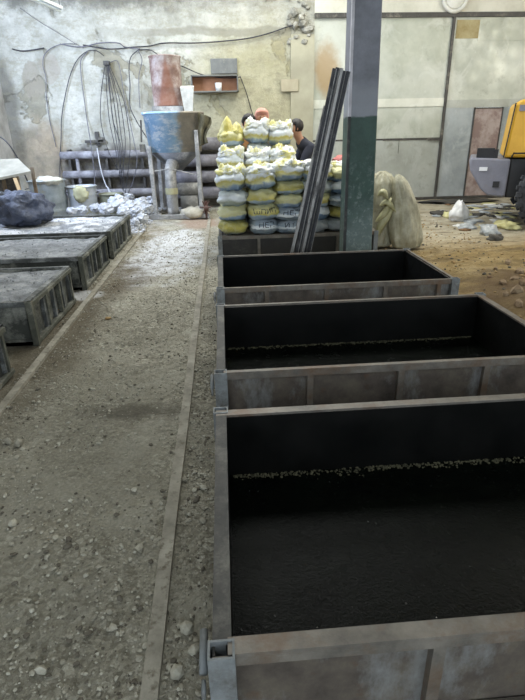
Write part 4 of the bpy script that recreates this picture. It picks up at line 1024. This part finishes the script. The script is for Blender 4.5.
# dark bundle on the concrete
M_BUN = NT('dark blue plastic sheeting', .45); t = M_BUN; t.col(t.ramp(t.noise(4, 6), [(.3, C(40,44,54)), (.7, C(84,92,114))])); t.bump(t.math('ADD', t.noise(7, 5, .65), t.noise(18, 4)), .9, .04); M_BUN = t.m
h0 = onz(22, 226, .38)
obj('dark_bundle', MB().blob((-3.12, 8.4, .58), (.37, .34, .27), .32, 1.4, 4, 72, 40, .95, zmin=.37, ridge=.18, crump=.12), M_BUN, label='dark blue crumpled sheeting bundle lying on the whitened concrete mould', cat='bundle', smooth=True)
obj('dark_bundle', MB().blob((-3.52, 8.78, .54), (.3, .22, .24), .35, 2.2, 9, 40, 22, .8, zmin=.365, ridge=.25), simple('black sheeting', C(26,28,30), C(46,50,54), 5, .5, bump=.8, bscale=9), label='smaller black sheeting bundle behind the blue one at the picture edge', cat='bundle', smooth=True)

# pale broken lumps by the wall
M_LUMP = simple('white aerated concrete', C(150,152,156), C(196,199,204), 5, .95, bump=.15, bscale=9)
LP = [(119, 203, .17, 10.9), (106, 209, .12, 10.5), (132, 206, .11, 10.7), (141, 203, .12, 10.9), (137, 212, .11, 10.2), (147, 209, .1, 10.5), (128, 199, .12, 11.4), (142, 218, .09, 9.9), (96, 208, .09, 10.7), (135, 222, .07, 9.8), (124, 212, .1, 10.2), (150, 201, .11, 11.3), (82, 210, .09, 10.6), (72, 211, .08, 10.5)]
for k, (u, v, r_, y) in enumerate(LP):
    p = at(u, v, y); z = max(p.z, r_*.45); b = MB(); b.blob((p.x, y, z), (r_*1.15, r_, r_*.85), .3, 1.5, k*3+1, 22, 14, 1., zmin=-.02, crump=.5)
    lb = {0: 'biggest white broken lump, under the ends of the hanging cables', 1: 'flat white lump just behind the far mould rim', 7: 'white lump lowest beside the end of the steel strip'}.get(k)
    o = obj('broken_lump', b, M_LUMP, label=lb or 'white broken lump in the rubble between hopper and far mould', cat='rubble', group=None if lb else 'white lumps by the hopper')
# thin rubble between
rb = MB(); rr = random.Random(77)
for i in range(900):
    x = rr.uniform(-3.9, -1.45); y = rr.uniform(9.25, 11.9)
    rb.stone((x, y, max(0, ground(x, y))+.02), rr.uniform(.01, .04), i)
obj('rubble', rb, simple('pale crushed rubble', C(140,140,140), C(200,200,204), 6, .95), kind='stuff', label='pale crushed rubble spread behind the filled moulds', cat='rubble', org=(0,0,0))
# post-like slat beside the strip
# ------------------------------------------------------------ litter on the sandy side
M_WHT = simple('white sheet plastic', C(206,204,198), C(226,224,220), 5, .5, bump=.5)
p = onz(461, 221, 0)
b = MB(); b.blob((p.x, p.y+.12, .14), (.165, .14, .2), .25, 1.6, 3, 36, 24, .9, zmin=ground(p.x, p.y)-.005, crump=.35)
for v in b.bm.verts: v.co.x = p.x+(v.co.x-p.x)*(1.05-.7*max(0, v.co.z-.08)/.32)
obj('white_bag', b, M_WHT, label='white pointed plastic bag standing on the sandy ground', cat='bag', smooth=True)
def scrap(u, v, w, d, hgt, mat, lb, seed, grp=None):
    p = onz(u, v, .02); g = ground(p.x, p.y); b = MB()
    b.blob((p.x, p.y, g+hgt*.3), (w, d, hgt), .5, 2., seed, 22, 10, .9, zmin=g-.004, ridge=.5)
    return obj('scrap_sheet' if w < .6 else 'ground_mat', b, mat, label=lb, cat='scrap' if w < .6 else 'mat', group=grp, smooth=True)
M_SG = simple('blue-grey film scrap', C(126,132,138), C(190,192,190), 6, .6); M_SD = simple('dark scrap rubber', C(52,50,46), C(76,72,64), 5, .8); M_SY = simple('yellowish paper scrap', C(176,168,112), C(206,200,150), 6, .8); M_SB = simple('brown scrap board', C(96,70,44), C(126,96,64), 5, .8)
scrap(458, 201, .85, .3, .05, M_SD, 'dark flat mat on the floor at the foot of the gate', 1)
scrap(441, 213, .18, .2, .06, M_SD, 'dark crumpled scrap beside the white pointed bag', 2)
scrap(448, 216, .08, .12, .08, M_SY, 'small yellow scrap between dark scrap and white bag', 3)
scrap(467, 226, .15, .15, .05, M_SG, 'blue-grey film scrap before the white pointed bag', 4)
scrap(489, 233, .13, .14, .11, M_SG, 'crumpled grey scrap beside the yellow one near the tyre', 5)
scrap(507, 226, .16, .25, .09, M_SY, 'yellow torn scrap beside the big tyre', 6)
scrap(495, 238, .12, .1, .06, M_SD, 'small dark scrap before the crumpled grey one', 7)
rr = random.Random(9)
for k in range(46):
    u, v = rr.uniform(462, 512), rr.uniform(202, 226)
    scrap(u, v, rr.uniform(.05, .2), rr.uniform(.06, .2), .02, rr.choice([M_SG, M_SG, M_SY, M_WHT, M_SD]), 'thin torn litter scrap strewn on the sand between white bag and loader', 20+k, 'litter by the loader')
for k in range(8):
    u, v = rr.uniform(400, 470), rr.uniform(203, 232)
    scrap(u, v, rr.uniform(.04, .1), rr.uniform(.05, .1), .02, rr.choice([M_SB, M_SG, M_SY]), 'small flat scrap on the sand before the gate', 60+k, 'litter before the gate')

# ------------------------------------------------------------ loader (rear end in view)
M_YEL = simple('machine yellow paint', C(206,156,40), C(226,176,58), 2, .4)
M_CWT = dusty('grey cast counterweight', C(112,112,122), C(132,132,142), C(120,112,108), .2, 3, .6)
M_BLK = simple('black machine plastic', C(20,20,22), C(32,32,34), 4, .5)
M_TYR = simple('dusty tyre rubber', C(38,38,40), C(66,68,72), 5, .85)
ld = empty('wheel_loader', (4.3, 9.0, 0), 'yellow wheel loader with grey rear counterweight standing before the gate', 'loader')
b = MB().prism([(4.28, 1.05), (4.30, 1.15), (4.925, 1.13), (4.925, .51), (4.64, .53), (4.51, .64), (4.30, .95)], 9.0, 10.6)
cw = obj('counterweight', b, M_CWT, ld, bevel=.03)
obj('data_plate', MB().box(4.45, 4.58, 8.985, 9.001, .94, 1.0), simple('white plate', C(220,220,222), None, 3, .5), cw)
obj('tow_socket', MB().box(4.70, 4.80, 8.98, 9.001, .67, .77), M_BLK, cw)
obj('lower_shield', MB().prism([(4.93, 1.13), (5.5, 1.13), (5.5, .5), (4.93, .5)], 9.03, 10.5), M_BLK, ld, bevel=.02)
obj('rear_grille', MB().box(4.38, 4.66, 9.1, 9.25, 1.13, 1.3).box(4.66, 4.72, 9.08, 9.2, 1.14, 1.28), M_BLK, ld)
hd = obj('engine_hood', MB().prism([(4.81, 1.15), (6.6, 1.15), (6.6, 2.03), (4.93, 2.03), (4.87, 1.97)], 9.01, 10.5), M_YEL, ld, bevel=.04)
obj('hood_edge', MB().bar((4.805, 9.0, 1.15), (4.865, 9.0, 1.98), .02, .02, up=(0, 1, 0)), M_BLK, hd)
obj('air_vent', MB().box(4.93, 5.3, 8.995, 9.011, 1.86, 1.95), M_CWT, hd)
obj('hand_rail', MB().tube([(4.93, 9.0, 1.16), (4.95, 8.96, 1.22), (5.2, 8.96, 1.22), (5.22, 9.0, 1.16)], .015, 8), M_BLK, hd)
obj('chassis', MB().box(5.4, 8.1, 9.2, 10.3, .5, 1.16), M_CWT, ld)
obj('cab', MB().prism([(6.6, 1.16), (8.0, 1.16), (7.9, 3.1), (6.7, 3.1)], 9.05, 10.45), M_YEL, ld, bevel=.04)
obj('cab_window', MB().prism([(6.75, 1.9), (7.85, 1.9), (7.78, 2.95), (6.82, 2.95)], 9.03, 9.052), simple('dark cab glass', C(30,36,38), None, 3, .1), ld)
for wx, wy in ((5.68, 8.75), (7.8, 8.75), (5.68, 10.75), (7.8, 10.75)):
    tb = MB(); R, w = .60, .42
    tb.lathe([(R*.55, -w/2), (R*.86, -w/2), (R*.96, -w*.38), (R*.97, w*.38), (R*.86, w/2), (R*.55, w/2), (R*.5, 0)], (wx, wy, R+.0), 44, 'y', caps=False)
    tb.bm.faces.new if False else None
    for k in range(22):   # tread lugs in two staggered rows
        for s in (-1, 1):
            a_ = 2*PI*(k+(.5 if s > 0 else 0))/22; c0 = V((math.cos(a_), 0, math.sin(a_))); tg = V((-math.sin(a_), 0, math.cos(a_)))
            o_ = V((wx, wy, R)); tb.hexa([o_+c0*R*.9+tg*x*.035+V((0, s*y, 0)) for x, y in ((-1, .02), (1, .02), (1, w/2), (-1, w/2))]+[o_+c0*R*1.03+tg*x*.03+V((0, s*y, 0)) for x, y in ((-1, .03), (1, .03), (1, w/2-.02), (-1, w/2-.02))])
    ty = obj('tyre', tb, M_TYR, ld)
    obj('wheel_rim', MB().lathe([(R*.1, -w*.2), (R*.5, -w*.3), (R*.56, -w*.45), (R*.56, w*.45), (R*.5, w*.3), (R*.1, w*.2)], (wx, wy, R), 28, 'y'), M_YEL, ty, True)
obj('axle', MB().lathe([(.12, 8.75), (.12, 10.75)], (5.68, 0, .6), 14, 'y').lathe([(.12, 8.75), (.12, 10.75)], (7.8, 0, .6), 14, 'y'), M_BLK, ld)
ld.rotation_euler.z = math.radians(-25)

# ------------------------------------------------------------ light
w = bpy.data.worlds.new('world'); S.world = w; w.use_nodes = True
w.node_tree.nodes['Background'].inputs[0].default_value = (.80, .90, 1.0, 1); w.node_tree.nodes['Background'].inputs[1].default_value = 1.35
def area(name, loc, to, sx, sy, e, col):
    l = bpy.data.lights.new(name, 'AREA'); l.shape = 'RECTANGLE'; l.size = sx; l.size_y = sy; l.energy = e; l.color = col
    o = bpy.data.objects.new(name, l); COL.objects.link(o); o.location = loc
    o.rotation_euler = (V(to)-V(loc)).to_track_quat('-Z', 'Y').to_euler(); return o
area('skylight_near', (.7, 7.4, 5.57), (.7, 7.4, 0), 5.6, 1.9, 170, (1, 1, .93))
area('skylight_far', (.7, 10.5, 5.57), (.9, 11.2, 0), 5.6, 2.1, 160, (1, 1, .93))
area('left_window_light', (-4.7, 9.6, 3.4), (-2, 12.0, 1.8), 2.6, 1.8, 400, (.6, .73, 1))
area('right_window_light', (8.9, 8.0, 3.6), (3, 10.5, 1), 3.5, 1.8, 330, (1, .97, .86))
fm = MB()
for yy in (8.3, 9.6, 10.9): fm.box(-4.76, -4.72, yy-.03, yy+.03, 2.4, 4.4)
for zz in (2.4, 3.4, 4.4): fm.box(-4.76, -4.72, 8.3, 10.9, zz-.03, zz+.03)
obj('window_3', fm, M_DARKSTEEL, kind='structure')
fm = MB()
for yy in (6.2, 8., 9.8): fm.box(8.96, 9.0, yy-.03, yy+.03, 2.6, 4.6)
for zz in (2.6, 3.6, 4.6): fm.box(8.96, 9.0, 6.2, 9.8, zz-.03, zz+.03)
obj('window_4', fm, M_DARKSTEEL, kind='structure')
S.view_settings.view_transform = 'Standard'; S.view_settings.look = 'None'; S.view_settings.gamma = 1
S.view_settings.use_curve_mapping = False; S.view_settings.exposure = .6
S.cycles.use_denoising = True; S.cycles.max_bounces = 6
